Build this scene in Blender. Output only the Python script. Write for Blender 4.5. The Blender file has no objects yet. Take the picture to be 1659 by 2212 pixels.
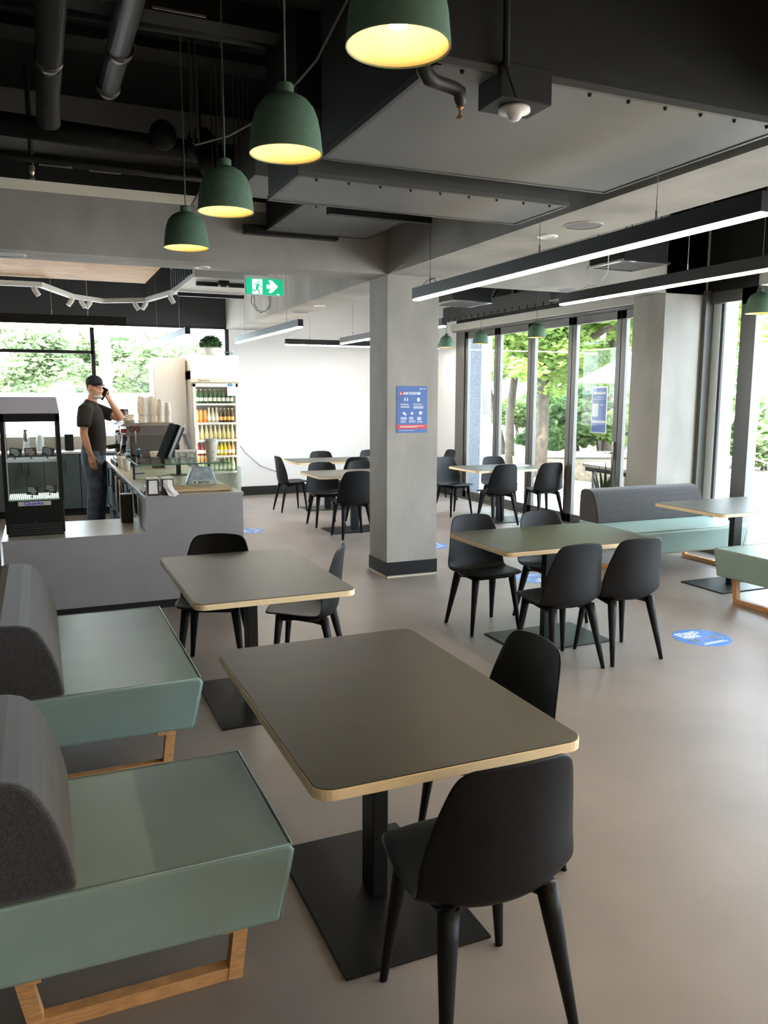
import bpy, bmesh, math, random
from mathutils import Vector, Matrix, Euler
PI = math.pi
R = math.radians
sc = bpy.context.scene
COL = sc.collection
random.seed(7)

# ------------------------------------------------------------------ camera, sky, sun, exposure
cam_d = bpy.data.cameras.new('camera')
cam = bpy.data.objects.new('camera', cam_d); COL.objects.link(cam)
PITCH, ROLL, YAW = R(8.31), R(0.128), R(23.25)
fw = Vector((math.sin(YAW)*math.cos(PITCH), math.cos(YAW)*math.cos(PITCH), -math.sin(PITCH)))
rt = Vector((math.cos(YAW), -math.sin(YAW), 0)); up = rt.cross(fw)
rt, up = math.cos(ROLL)*rt + math.sin(ROLL)*up, -math.sin(ROLL)*rt + math.cos(ROLL)*up
cam.matrix_world = Matrix(((rt.x, up.x, -fw.x, 0), (rt.y, up.y, -fw.y, 0), (rt.z, up.z, -fw.z, 1.70), (0, 0, 0, 1)))
cam_d.sensor_fit = 'VERTICAL'; cam_d.sensor_height = 24; cam_d.lens = 1734.5/2212*24
cam_d.clip_start = 0.05; cam_d.clip_end = 200
sc.camera = cam

SKY, SUN, EXPO = 8.5, 15.0, 0.85
w = bpy.data.worlds.new('sky'); sc.world = w; w.use_nodes = True
bg = w.node_tree.nodes['Background']
bg.inputs['Color'].default_value = (0.73, 0.865, 1.0, 1); bg.inputs['Strength'].default_value = SKY
sun_d = bpy.data.lights.new('sun', 'SUN'); sun_d.energy = SUN; sun_d.angle = R(1.5); sun_d.color = (1, 0.95, 0.86)
sun = bpy.data.objects.new('sun', sun_d); COL.objects.link(sun)
sun.rotation_euler = Vector((0.35, 0.55, -1.15)).to_track_quat('-Z', 'Y').to_euler()
sc.view_settings.view_transform = 'Standard'; sc.view_settings.look = 'None'
sc.view_settings.gamma = 1; sc.view_settings.use_curve_mapping = False
sc.view_settings.exposure = EXPO
sc.cycles.max_bounces = 10; sc.cycles.diffuse_bounces = 5; sc.cycles.glossy_bounces = 4
sc.cycles.transparent_max_bounces = 16; sc.cycles.sample_clamp_indirect = 6
sc.cycles.use_denoising = True

# ------------------------------------------------------------------ materials
MATS = {}
def mat(name, col, rough=.5, metal=0, var=0.0, vscale=8, stretch=(1, 1, 1), emis=None, estr=0, spec=.5, bump=0, bscale=200, alpha=None, transl=0, col2=None, sheen=0, detail=6):
    if name in MATS: return MATS[name]
    m = bpy.data.materials.new(name); m.use_nodes = True
    nt = m.node_tree; b = nt.nodes['Principled BSDF']
    b.inputs['Base Color'].default_value = (*col, 1); b.inputs['Roughness'].default_value = rough
    b.inputs['Metallic'].default_value = metal; b.inputs['Specular IOR Level'].default_value = spec
    if sheen: b.inputs['Sheen Weight'].default_value = sheen
    tc = nt.nodes.new('ShaderNodeTexCoord')
    if var or col2:
        mp = nt.nodes.new('ShaderNodeMapping'); mp.inputs['Scale'].default_value = stretch
        nz = nt.nodes.new('ShaderNodeTexNoise'); nz.inputs['Scale'].default_value = vscale; nz.inputs['Detail'].default_value = detail
        rp = nt.nodes.new('ShaderNodeValToRGB')
        c2 = col2 or tuple(min(1, c*(1+var)) for c in col); c1 = col if col2 else tuple(c*(1-var) for c in col)
        rp.color_ramp.elements[0].position = .34; rp.color_ramp.elements[1].position = .66
        rp.color_ramp.elements[0].color = (*c1, 1); rp.color_ramp.elements[1].color = (*c2, 1)
        nt.links.new(tc.outputs['Object'], mp.inputs['Vector']); nt.links.new(mp.outputs['Vector'], nz.inputs['Vector'])
        nt.links.new(nz.outputs['Fac'], rp.inputs['Fac']); nt.links.new(rp.outputs['Color'], b.inputs['Base Color'])
    if bump:
        nb = nt.nodes.new('ShaderNodeTexNoise'); nb.inputs['Scale'].default_value = bscale
        bp = nt.nodes.new('ShaderNodeBump'); bp.inputs['Strength'].default_value = bump; bp.inputs['Distance'].default_value = .002
        nt.links.new(tc.outputs['Object'], nb.inputs['Vector']); nt.links.new(nb.outputs['Fac'], bp.inputs['Height'])
        nt.links.new(bp.outputs['Normal'], b.inputs['Normal'])
    if emis:
        b.inputs['Emission Color'].default_value = (*emis, 1); b.inputs['Emission Strength'].default_value = estr
    if transl:
        out = nt.nodes['Material Output']; tr = nt.nodes.new('ShaderNodeBsdfTranslucent'); mx = nt.nodes.new('ShaderNodeMixShader')
        tr.inputs['Color'].default_value = (*(col2 or col), 1); mx.inputs['Fac'].default_value = transl
        if var or col2: nt.links.new(rp.outputs['Color'], tr.inputs['Color'])
        nt.links.new(b.outputs[0], mx.inputs[1]); nt.links.new(tr.outputs[0], mx.inputs[2]); nt.links.new(mx.outputs[0], out.inputs['Surface'])
    MATS[name] = m
    return m
def glass(name, tint=(1, 1, 1), refl=1.0):
    if name in MATS: return MATS[name]
    m = bpy.data.materials.new(name); m.use_nodes = True; nt = m.node_tree
    nt.nodes.remove(nt.nodes['Principled BSDF']); out = nt.nodes['Material Output']
    t = nt.nodes.new('ShaderNodeBsdfTransparent'); t.inputs['Color'].default_value = (*tint, 1)
    g = nt.nodes.new('ShaderNodeBsdfGlossy'); g.inputs['Roughness'].default_value = 0.02
    f = nt.nodes.new('ShaderNodeLayerWeight')
    pw = nt.nodes.new('ShaderNodeMath'); pw.operation = 'POWER'; pw.inputs[1].default_value = 5
    mu = nt.nodes.new('ShaderNodeMath'); mu.operation = 'MULTIPLY_ADD'; mu.inputs[1].default_value = .55*refl; mu.inputs[2].default_value = .035*refl
    mx = nt.nodes.new('ShaderNodeMixShader')
    nt.links.new(f.outputs['Facing'], pw.inputs[0]); nt.links.new(pw.outputs[0], mu.inputs[0]); nt.links.new(mu.outputs[0], mx.inputs['Fac'])
    nt.links.new(t.outputs[0], mx.inputs[1]); nt.links.new(g.outputs[0], mx.inputs[2]); nt.links.new(mx.outputs[0], out.inputs['Surface'])
    MATS[name] = m
    return m

M_floor = mat('vinyl_floor', (.262, .223, .198), .40, spec=.4, var=.10, vscale=1.6, bump=.05, bscale=500)
M_black = mat('black_paint', (.0045, .0045, .0042), .6)
M_ceil = mat('black_ceiling', (.007, .007, .0065), .8, var=.3, vscale=3)
M_conc = mat('rendered_concrete', (.39, .37, .33), .75, var=.16, vscale=2.2, stretch=(1, 1, .45), bump=.15, bscale=60)
M_white = mat('white_wall_paint', (.80, .80, .80), .6)
M_wallgrey = mat('dark_wall_paint', (.035, .036, .036), .7)
M_backwall = mat('grey_wall_paint', (.30, .29, .28), .7)
M_top = mat('dark_laminate', (.046, .041, .026), .40, spec=.4, var=.10, vscale=3, stretch=(1, .3, 1), bump=.05, bscale=300)
M_edge = mat('birch_edge', (.88, .70, .43), .5, var=.08, vscale=30, stretch=(1, 1, 14))
M_steel = mat('black_powdercoat', (.006, .006, .0063), .42, spec=.3)
M_chair = mat('anthracite_plastic', (.0065, .0066, .007), .48, spec=.22, var=.15, vscale=60, bump=.12, bscale=700)
M_sage = mat('sage_vinyl', (.262, .368, .325), .38, var=.05, vscale=4, bump=.08, bscale=500)
M_felt = mat('charcoal_felt', (.037, .034, .033), .95, var=.38, vscale=170, bump=.5, bscale=350, sheen=.25)
M_oak = mat('oak', (.64, .34, .135), .5, var=.18, vscale=9, stretch=(2, 2, 14))
M_green = mat('green_lampshade', (.108, .195, .13), .75, var=.08, vscale=40, bump=.1, bscale=300)
M_lampin = mat('cream_lamp_lining', (.86, .72, .37), .5)
M_bulb = mat('warm_bulb', (1, .9, .7), .4, emis=(1, .78, .42), estr=13)
M_diff = mat('led_diffuser', (1, 1, 1), .4, emis=(1, .80, .56), estr=17)
M_alu = mat('grey_aluminium', (.125, .12, .11), .42, metal=.3)
M_glass = glass('window_glass', (.985, .992, .99), .7)
M_glassg = glass('counter_glass', (.90, .97, .94), 1.0)
M_chrome = mat('chrome', (.75, .75, .75), .15, metal=1)
M_galv = mat('duct_underside', (.17, .17, .165), .5, var=.10, vscale=1.5)
M_counter = mat('grey_counter_laminate', (.30, .285, .29), .5, var=.04, vscale=5)
M_ctop = mat('counter_top', (.56, .52, .42), .3, var=.04, vscale=6)
M_teal = mat('teal_cabinet', (.075, .105, .11), .5)
M_beige = mat('beige_splashback', (.50, .44, .37), .6)
M_blue = mat('poster_blue', (.045, .13, .42), .4)
M_skyblue = mat('sticker_blue', (.06, .22, .62), .35)
M_print = mat('white_print', (.85, .88, .92), .5)
M_red = mat('poster_red', (.62, .06, .06), .5)
M_exitg = mat('exit_green', (.0, .42, .22), .4, emis=(.0, .55, .27), estr=.42)
M_exitw = mat('exit_white', (.9, .9, .9), .4, emis=(1, 1, 1), estr=.8)
M_skin = mat('skin', (.58, .33, .22), .5, var=.06, vscale=20)
M_shirt = mat('black_cotton', (.014, .013, .012), .9, var=.2, vscale=15)
M_jeans = mat('blue_denim', (.07, .10, .15), .9, var=.35, vscale=14)
M_capm = mat('navy_cap', (.01, .011, .018), .8)
M_maskm = mat('white_mask', (.66, .66, .66), .8)
M_hair = mat('brown_hair', (.09, .05, .025), .8)
M_paper = mat('white_paper', (.82, .78, .75), .7)
M_cup = mat('cup_card', (.86, .79, .68), .6)
M_cardw = mat('white_plastic', (.8, .8, .79), .4)
M_leaf = mat('tree_leaf', (.16, .28, .06), .6, col2=(.38, .50, .13), vscale=1.2, transl=.45)
M_leafd = mat('shrub_leaf', (.09, .19, .07), .6, col2=(.24, .36, .11), vscale=2, transl=.35)
M_leafk = mat('gum_leaf', (.15, .23, .11), .6, col2=(.36, .44, .24), vscale=1.5, transl=.4)
M_bark = mat('bark', (.10, .08, .06), .9, var=.3, vscale=8)
M_palebark = mat('pale_bark', (.55, .50, .44), .8, var=.2, vscale=8)
M_paving = mat('paving', (.55, .53, .50), .8, var=.08, vscale=2)
M_granite = mat('speckled_granite', (.16, .18, .22), .5, col2=(.40, .43, .48), vscale=45)
M_canvas = mat('white_canvas', (.85, .84, .82), .8)
M_timber = mat('weathered_timber', (.30, .26, .21), .7, var=.2, vscale=10, stretch=(8, 1, 8))
M_slat = mat('pale_timber', (.84, .56, .27), .5, var=.22, vscale=5, stretch=(.6, 9, 9))
M_board = mat('chopping_board', (.55, .38, .20), .5, var=.15, vscale=8, stretch=(1, 8, 8))
M_render = mat('white_render', (.8, .8, .78), .8)
M_pot = mat('white_pot', (.75, .78, .78), .4)

# ------------------------------------------------------------------ mesh helpers
class MB:
    def __init__(self): self.bm = bmesh.new()
    def box(self, x0, x1, y0, y1, z0, z1, mtx=None):
        vs = [self.bm.verts.new((x, y, z)) for z in (z0, z1) for y in (y0, y1) for x in (x0, x1)]
        for f in ((0, 2, 3, 1), (4, 5, 7, 6), (0, 1, 5, 4), (2, 6, 7, 3), (0, 4, 6, 2), (1, 3, 7, 5)):
            self.bm.faces.new([vs[i] for i in f])
        if mtx is not None: bmesh.ops.transform(self.bm, matrix=mtx, verts=vs)
        return self
    def prism(self, poly, axis, a, b):
        def P(u, v, t): return {'x': (t, u, v), 'y': (u, t, v), 'z': (u, v, t)}[axis]
        A = [self.bm.verts.new(P(u, v, a)) for u, v in poly]; Bv = [self.bm.verts.new(P(u, v, b)) for u, v in poly]
        n = len(poly); fs = [self.bm.faces.new(A), self.bm.faces.new(Bv)]
        for i in range(n): fs.append(self.bm.faces.new((A[i], A[(i+1) % n], Bv[(i+1) % n], Bv[i])))
        bmesh.ops.recalc_face_normals(self.bm, faces=fs)
        return self
    def tube(self, pts, rad, seg=10, sq=None):
        pts = [Vector(p) for p in pts]; n = len(pts)
        rad = rad if isinstance(rad, (list, tuple)) else [rad]*n
        rings = []; ref = None
        for i, p in enumerate(pts):
            d = (pts[min(i+1, n-1)] - pts[max(i-1, 0)]).normalized()
            if ref is None: ref = Vector((0, 0, 1)) if abs(d.z) < .9 else Vector((1, 0, 0))
            u = ref - d*ref.dot(d); u.normalize(); v = d.cross(u); ref = u
            k = sq or (1, 1)
            rings.append([self.bm.verts.new(p + rad[i]*(k[0]*math.cos(2*PI*j/seg)*u + k[1]*math.sin(2*PI*j/seg)*v)) for j in range(seg)])
        fs = []
        for a, b in zip(rings, rings[1:]):
            for j in range(seg): fs.append(self.bm.faces.new((a[j], a[(j+1) % seg], b[(j+1) % seg], b[j])))
        fs.append(self.bm.faces.new(rings[0])); fs.append(self.bm.faces.new(rings[-1]))
        bmesh.ops.recalc_face_normals(self.bm, faces=fs)
        return self
    def bar(self, p0, p1, wx, wy):      # rectangular bar between two points
        p0, p1 = Vector(p0), Vector(p1); d = p1 - p0
        q = d.to_track_quat('Z', 'Y').to_matrix().to_4x4()
        return self.box(-wx/2, wx/2, -wy/2, wy/2, 0, d.length, Matrix.Translation(p0) @ q)
    def lathe(self, prof, c=(0, 0, 0), seg=24, mtx=None):
        rings = []; allv = []
        for r, z in prof:
            if r < 1e-6: ring = [self.bm.verts.new((c[0], c[1], c[2]+z))]
            else: ring = [self.bm.verts.new((c[0]+r*math.cos(2*PI*j/seg), c[1]+r*math.sin(2*PI*j/seg), c[2]+z)) for j in range(seg)]
            rings.append(ring); allv += ring
        fs = []
        for a, b in zip(rings, rings[1:]):
            for j in range(seg):
                k = (j+1) % seg
                if len(a) == 1 and len(b) == 1: continue
                if len(a) == 1: fs.append(self.bm.faces.new((a[0], b[k], b[j])))
                elif len(b) == 1: fs.append(self.bm.faces.new((a[j], a[k], b[0])))
                else: fs.append(self.bm.faces.new((a[j], a[k], b[k], b[j])))
        bmesh.ops.recalc_face_normals(self.bm, faces=fs)
        if mtx is not None: bmesh.ops.transform(self.bm, matrix=mtx, verts=allv)
        return self
    def ell(self, c, r, seg=14, ring=9, mtx=None):
        prof = [(math.sin(PI*i/ring), -math.cos(PI*i/ring)) for i in range(ring+1)]
        prof[0] = (0, -1); prof[-1] = (0, 1)
        T = Matrix.Translation(Vector(c)) @ (mtx or Matrix.Identity(4)) @ Matrix.Diagonal((*r, 1))
        return self.lathe(prof, seg=seg, mtx=T)
    def quad(self, *p):
        self.bm.faces.new([self.bm.verts.new(q) for q in p]); return self
    def build(self, name, m, parent=None, smooth=False, bevel=0, seg=2, loc=None, solid=0, sub=0):
        me = bpy.data.meshes.new(name); self.bm.to_mesh(me); self.bm.free()
        if smooth:
            for p in me.polygons: p.use_smooth = True
        me.materials.append(m)
        o = bpy.data.objects.new(name, me); COL.objects.link(o)
        if parent: o.parent = parent
        if loc: o.location = loc
        if solid: s = o.modifiers.new('solid', 'SOLIDIFY'); s.thickness = solid; s.offset = 0
        if sub: s = o.modifiers.new('sub', 'SUBSURF'); s.levels = sub; s.render_levels = sub
        if bevel: b = o.modifiers.new('bevel', 'BEVEL'); b.width = bevel; b.segments = seg; b.limit_method = 'ANGLE'
        return o
def tag(o, label, cat, group=None, kind=None):
    o['label'] = label; o['category'] = cat
    if group: o['group'] = group
    if kind: o['kind'] = kind
    return o
def thing(name, label, cat, loc=(0, 0, 0), rotz=0, group=None):
    o = bpy.data.objects.new(name, None); COL.objects.link(o)
    o.location = loc; o.rotation_euler = (0, 0, rotz); o.empty_display_size = .1
    return tag(o, label, cat, group)
def struct(o, label=None, cat=None):
    o['kind'] = 'structure'
    if label: o['label'] = label
    if cat: o['category'] = cat
    return o
KIDS = {}
def dup(root, loc, rotz, label=None, group=None):
    r = root.copy(); COL.objects.link(r); r.location = loc; r.rotation_euler = (0, 0, rotz)
    if label: r['label'] = label
    if group: r['group'] = group
    for ch in list(root.children):
        c = ch.copy(); COL.objects.link(c); c.parent = r
        for g in list(ch.children):
            d = g.copy(); COL.objects.link(d); d.parent = c
    return r
def text(body, size, loc, rot, m, parent=None, name='lettering', align='LEFT', sx=1, ext=.0004, bold=0, sp=1):
    c = bpy.data.curves.new(name, 'FONT'); c.body = body; c.size = size; c.extrude = ext; c.align_x = align; c.offset = bold
    c.space_line = sp; c.materials.append(m)
    f = bpy.data.objects.new(name, c); COL.objects.link(f)
    bpy.context.view_layer.update()
    me = bpy.data.meshes.new_from_object(f.evaluated_get(bpy.context.evaluated_depsgraph_get()))
    bpy.data.objects.remove(f); bpy.data.curves.remove(c)
    o = bpy.data.objects.new(name, me); COL.objects.link(o); o.location = loc; o.rotation_euler = rot; o.scale = (sx, 1, 1)
    if parent: o.parent = parent
    return o
def sbox(name, m, x0, x1, y0, y1, z0, z1, label=None, cat=None, parent=None, bevel=0):
    return struct(MB().box(x0, x1, y0, y1, z0, z1).build(name, m, parent, bevel=bevel), label, cat) if not parent else MB().box(x0, x1, y0, y1, z0, z1).build(name, m, parent, bevel=bevel)

# ------------------------------------------------------------------ room shell
XW, YF = 6.45, 13.4
sbox('floor', M_floor, -4, 6.82, -3.2, YF+.15, -.15, 0, 'pale grey brown vinyl floor across the whole cafe', 'floor')
sbox('ceiling', M_ceil, -4, XW+.4, -3.2, YF+.4, 3.9, 4.1, 'black painted ceiling slab above pipes and ducts', 'ceiling')
sbox('wall_left', M_wallgrey, -.42, -.30, -3.2, 6.36, 0, 3.9, 'dark side wall behind the sage benches', 'wall')
sbox('wall_back', mat('warm_wall_paint', (.62, .56, .48), .6), -.42, 6.81, -3.2, -3.05, 0, 3.9)
sbox('wall_kitchen', M_backwall, -4, -3.85, 6.4, YF+.15, 0, 3.9)
sbox('wall_kitchen.001', M_wallgrey, -4, -.30, 6.36, 6.44, 0, 3.9)
sbox('wall_far', M_white, 2.97, XW+.15, YF, YF+.15, 0, 3.9, 'white far wall behind the furthest tables', 'wall')
w_far2 = MB().box(-4, 2.97, YF, YF+.15, 2.79, 3.9).build('wall_far.001', M_wallgrey); struct(w_far2, 'dark panel above the kitchen window', 'wall')
w_far3 = MB().box(-4, 2.97, YF, YF+.15, 0, 1.06).build('wall_far.002', M_beige); struct(w_far3, 'low beige wall under the kitchen window', 'wall')
sbox('baseboard_far', M_black, 2.98, XW-.02, YF-.02, YF, 0, .15, 'black skirting along the white far wall', 'skirting')
sbox('wall_right', M_white, XW, XW+.15, 12.0, YF, 0, 3.9, 'white wall end beside the folding doors', 'wall')
sbox('wall_right.001', M_black, XW, XW+.15, 6.9, 12.0, 2.78, 3.9)
sbox('wall_right.002', M_black, 6.66, 6.81, -3.05, 6.9, 2.78, 3.9)
sbox('baseboard_right', M_black, XW-.02, XW, 12.0, YF-.02, 0, .15)

# column, pillar, beams
sbox('column', M_conc, 2.93, 3.443, 6.75, 7.17, 0, 3.9, 'square rendered concrete column in the middle of the room', 'column')
bb = MB().box(2.922, 3.451, 6.742, 7.178, .02, .145).build('baseboard_column', M_steel); struct(bb, 'black skirting around the foot of the column', 'skirting')
bg_ = MB().box(2.915, 2.93, 6.76, 7.18, 0, .02).box(2.93, 3.44, 6.735, 6.75, 0, .012).build('trim_1', mat('sealant', (.7, .66, .5), .7)); struct(bg_)
sbox('pillar', M_conc, 6.09, 6.63, 6.75, 7.24, 0, 3.9, 'concrete pillar between folding doors and window', 'pillar')
sbox('beam', M_conc, -4, 2.93, 6.75, 7.17, 2.757, 3.19, 'concrete beam crossing in front of the kitchen', 'beam')
struct(MB().prism([(6.75, 3.188), (6.695, 3.252), (7.17, 3.252), (7.17, 3.188)], 'x', -4, 2.93).build('trim_painted_light', mat('painted_light_pale', (.85, .78, .64), .7)))  # band of light on the beam top, put into pale colour and slope
sbox('trim_3', M_black, -4, 2.93, 6.70, 7.17, 3.25, 3.44)
sbox('trim_4', M_backwall, -4, 2.93, 6.78, 7.17, 3.44, 3.9)
sbox('beam.001', M_conc, 2.93, 3.443, 7.17, YF, 2.757, 3.9, 'concrete beam from the column to the far wall', 'beam')
sbox('beam.002', M_conc, 2.93, 3.49, -3.05, 6.75, 2.757, 3.9, 'concrete beam running from the column toward the viewer', 'beam')
sbox('beam.003', M_conc, 3.443, 6.66, 6.75, 7.17, 2.757, 3.9, 'concrete beam from the column to the window pillar', 'beam')

# ------------------------------------------------------------------ kitchen window, glazing, folding doors
def window(name, label=None):
    o = bpy.data.objects.new(name, None); COL.objects.link(o); o['kind'] = 'structure'
    if label: o['label'] = label; o['category'] = 'window'
    return o
wk = window('window_1', 'wide black framed kitchen window with a transom bar')
f = MB()
for x in (-3.9, -1.7, .82, 2.91): f.box(x, x+.06, YF, YF+.08, 1.06, 2.79)
f.box(-3.9, 2.97, YF, YF+.08, 2.755, 2.79); f.box(-3.9, .86, YF, YF+.07, 2.315, 2.365); f.box(-3.9, 2.97, YF, YF+.08, 1.06, 1.09)
f.build('window_frame', M_black, wk)
MB().box(-3.9, 2.95, YF+.035, YF+.041, 1.08, 2.77).build('window_pane', M_glass, wk)
YS = [11.72, 10.72, 9.80, 8.85, 7.89, 7.24]
jamb = MB().box(XW, XW+.12, 11.72, 12.0, 0, 2.78).box(XW, XW+.12, 7.2, 11.75, 2.70, 2.78).build('trim_5', M_alu); struct(jamb, 'grey aluminium frame around the folding doors', 'frame')
struct(MB().box(XW-.03, XW+.13, 7.2, 12.0, 0, .022).build('trim_6', M_alu))
DLAB = ['folding glass door leaf beside the white wall end, granite wall behind', 'second folding glass door leaf from the white wall end', 'middle folding glass door leaf, third from the white wall end', 'folding glass door leaf bearing the blue poster', 'folding glass door leaf half hidden by the concrete pillar']
for i in range(5):
    y1, y0 = YS[i]-.006, YS[i+1]+.006
    d = window('door_%d' % (i+1), DLAB[i]); d['category'] = 'door'
    s = .082
    MB().box(XW+.02, XW+.075, y0, y0+s, .02, 2.70).box(XW+.02, XW+.075, y1-s, y1, .02, 2.70).box(XW+.02, XW+.075, y0, y1, 2.60, 2.70).box(XW+.02, XW+.075, y0, y1, .02, .13).build('door_frame', M_alu, d, bevel=.004)
    MB().box(XW+.045, XW+.051, y0+s-.01, y1-s+.01, .12, 2.61).build('door_pane', M_glass, d)
    if i == 3:
        h = MB().box(XW-.0, XW+.02, y0+.02, y0+.055, .92, 1.14)
        h.tube([(XW+.0, y0+.04, 1.0), (XW-.045, y0+.04, 1.0), (XW-.045, y0+.16, 1.0)], .009, 8)
        h.build('handle', M_chrome, d)
# narrow window beyond the pillar and glazing that continues toward the viewer
X2 = 6.66
wn = window('window_2', 'narrow window between the pillar and the dark mullion')
MB().box(6.60, X2+.06, 6.70, 6.80, 0, 2.80).box(X2, X2+.06, 6.28, 6.68, 2.66, 2.78).box(X2, X2+.06, 6.28, 6.68, 0, .12).build('window_frame', M_alu, wn)
MB().box(X2+.05, X2+.30, 6.60, 6.80, .0, 2.9).build('window_reveal', M_render, wn)
MB().box(X2+.06, X2+.09, 6.565, 6.60, .1, 2.7).build('glazing_bead', M_black, wn)
MB().box(X2+.025, X2+.031, 6.27, 6.69, .1, 2.68).build('window_pane', M_glass, wn)
ys = [6.28, 5.15, 4.1, 3.1, 2.15, 1.2, .25, -.7, -1.65, -2.6, -3.05]
for i in range(len(ys)-1):
    y1, y0 = ys[i], ys[i+1]
    wn = window('window_%d' % (i+3), 'tall glazed panel past the dark mullion beside the right bench' if i == 0 else None)
    MB().box(X2, X2+.09, y0, y0+.07, .02, 2.78).box(X2, X2+.09, y1-(.19 if i == 0 else .09), y1, .02, 2.78).box(X2, X2+.09, y0, y1, 2.62, 2.78).box(X2, X2+.09, y0, y1, 0, .13).build('window_frame', M_alu, wn)
    MB().box(X2+.04, X2+.046, y0+.06, y1-.08, .12, 2.63).build('window_pane', M_glass, wn)

# ------------------------------------------------------------------ ducts, pipes and services under the ceiling
def duct(name, label, x0, x1, y0, y1, z0, z1):
    t = thing(name, label, 'duct', ((x0+x1)/2, (y0+y1)/2, z0))
    hx, hy = (x1-x0)/2, (y1-y0)/2
    MB().box(-hx, hx, -hy, hy, .012, z1-z0).build('casing', M_black, t)
    MB().box(-hx+.012, hx-.012, -hy+.012, hy-.012, 0, .012).build('bottom_panel', M_galv, t)
    f = MB().box(-hx-.006, hx+.006, -hy-.006, -hy+.012, -.004, .02).box(-hx-.006, hx+.006, hy-.012, hy+.006, -.004, .02).box(-hx-.006, -hx+.012, -hy, hy, -.004, .02).box(hx-.012, hx+.006, -hy, hy, -.004, .02)
    f.build('edge_angle', mat('dark_zinc', (.10, .10, .095), .45, metal=.5), t)
    for i in range(9): MB().lathe([(0, -.012), (.006, -.010), (.008, .0), (0, .0)], (-hx+.1+i*(2*hx-.2)/8, -hy+.03, 0), 8).build('screw_head', M_steel, t)
    return t
duct('ceiling_duct', 'large boxed air duct nearest the viewer, wide grey underside, motion sensor at its edge', 1.24, 2.80, 2.45, 3.60, 2.75, 3.9)
t = duct('ceiling_duct', 'narrower boxed air duct crossing just behind the largest duct', 1.19, 2.72, 3.80, 4.33, 2.72, 3.45)
MB().box(-.765, .765, -.272, -.262, .02, .30).build('front_sheet', mat('duct_side', (.045, .047, .043), .55), t)
duct('ceiling_duct', 'shorter boxed air duct close against the concrete beam by the column', 1.80, 2.68, 5.62, 6.62, 3.02, 3.9)
MB_ = MB().box(1.62, 2.42, 6.62, 6.70, 2.99, 3.06)
tag(MB_.build('cable_channel', M_steel), 'black steel channel along the beam under the shorter duct', 'channel')
tag(MB().box(1.95, 2.75, 5.52, 5.58, 2.95, 3.0).build('cable_channel', M_steel), 'black steel channel under the shorter duct, behind the narrow duct', 'channel')
tag(MB().box(1.28, 1.70, 4.95, 5.5, 3.0, 3.3).build('ceiling_panel', M_galv, bevel=.004), 'small grey ceiling box beside the third green pendant', 'box')
# pipes
def pipe(label, pts, r, m=M_black, name='service_pipe', collars=(), group=None):
    o = MB().tube(pts, r, 16).build(name, m, smooth=True); tag(o, label, 'pipe', group)
    if collars:
        for p, d in collars: MB().tube([Vector(p)-Vector(d)*.03, Vector(p)-Vector(d)*.028, Vector(p)+Vector(d)*.028, Vector(p)+Vector(d)*.03], [r, r+.006, r+.006, r], 32).build('clamp', mat('galvanised_clamp', (.20, .19, .18), .25, metal=1), o, smooth=True)
    return o
M_pipe = mat('dark_grey_pipe', (.028, .027, .025), .5)
pipe('thick dark grey pipe at far upper left running away from the viewer, silver clamp', [(.145, 1.2, 3.3), (.15, 4.93, 3.3), (.15, 5.1, 3.2)], .062, M_pipe, collars=[((.147, 4.45, 3.3), (0, 1, 0))])
pipe('second thick dark pipe, right of the far left pipe, open silver end', [(.46, 1.2, 3.3), (.44, 4.73, 3.3)], .056, M_pipe, collars=[((.45, 4.2, 3.3), (0, 1, 0)), ((.44, 4.7, 3.3), (0, 1, 0))])
pipe('black cross pipe high up, nearest the viewer of the cross pipes', [(-.29, 4.35, 3.5), (1.22, 4.30, 3.5)], .045)
pipe('wide black cross pipe running left above the concrete beam', [(-.29, 5.55, 3.30), (.78, 5.66, 3.30), (1.2, 5.70, 3.30), (1.75, 5.75, 3.36)], .068)
pipe('thin black sprinkler main just under the wide cross pipe', [(-.29, 5.75, 3.17), (.9, 5.85, 3.17), (1.6, 5.9, 3.19)], .022, M_pipe)
pipe('short vertical drop of black pipe below the far left pipe', [(.155, 5.45, 3.75), (.155, 5.45, 3.33)], .05)
cl = MB()
for c, r in (((.84, 5.55, 3.34), .085), ((1.08, 5.52, 3.30), .10), ((1.28, 5.58, 3.24), .075)): cl.ell(c, (r, r*.9, r*1.1))
cl.tube([(1.10, 5.47, 3.24), (1.12, 5.43, 3.13)], .075, 14)
cl.build('valve_cluster', M_black, smooth=True); tag(bpy.data.objects['valve_cluster'], 'cluster of black pipe valves and fittings over the fourth green pendant', 'valve')
tag(MB().box(-.29, 1.3, 4.02, 4.16, 3.42, 3.47).box(-.29, 1.3, 4.02, 4.03, 3.47, 3.53).box(-.29, 1.3, 4.15, 4.16, 3.47, 3.53).build('cable_tray', M_black), 'black cable tray above the pendants at upper left', 'cable tray')
tag(MB().box(-.29, 1.75, 4.95, 5.15, 3.62, 3.68).build('cable_tray', M_black), 'higher black cable tray crossing behind the two thick pipes', 'cable tray')
tag(MB().box(-.29, 1.5, 6.20, 6.24, 3.42, 3.5).build('cable_tray', M_pipe), 'slim dark tray high against the beam at upper left', 'cable tray')
RODS = [(.28, 3.9, 3.48), (.62, 4.2, 3.5), (.90, 4.9, 3.16), (.93, 5.0, 3.15), (1.08, 5.05, 3.15), (1.10, 5.3, 2.98), (1.22, 5.2, 3.0), (1.24, 5.3, 3.1), (1.30, 5.3, 3.1), (1.26, 4.3, 3.5)]
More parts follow.
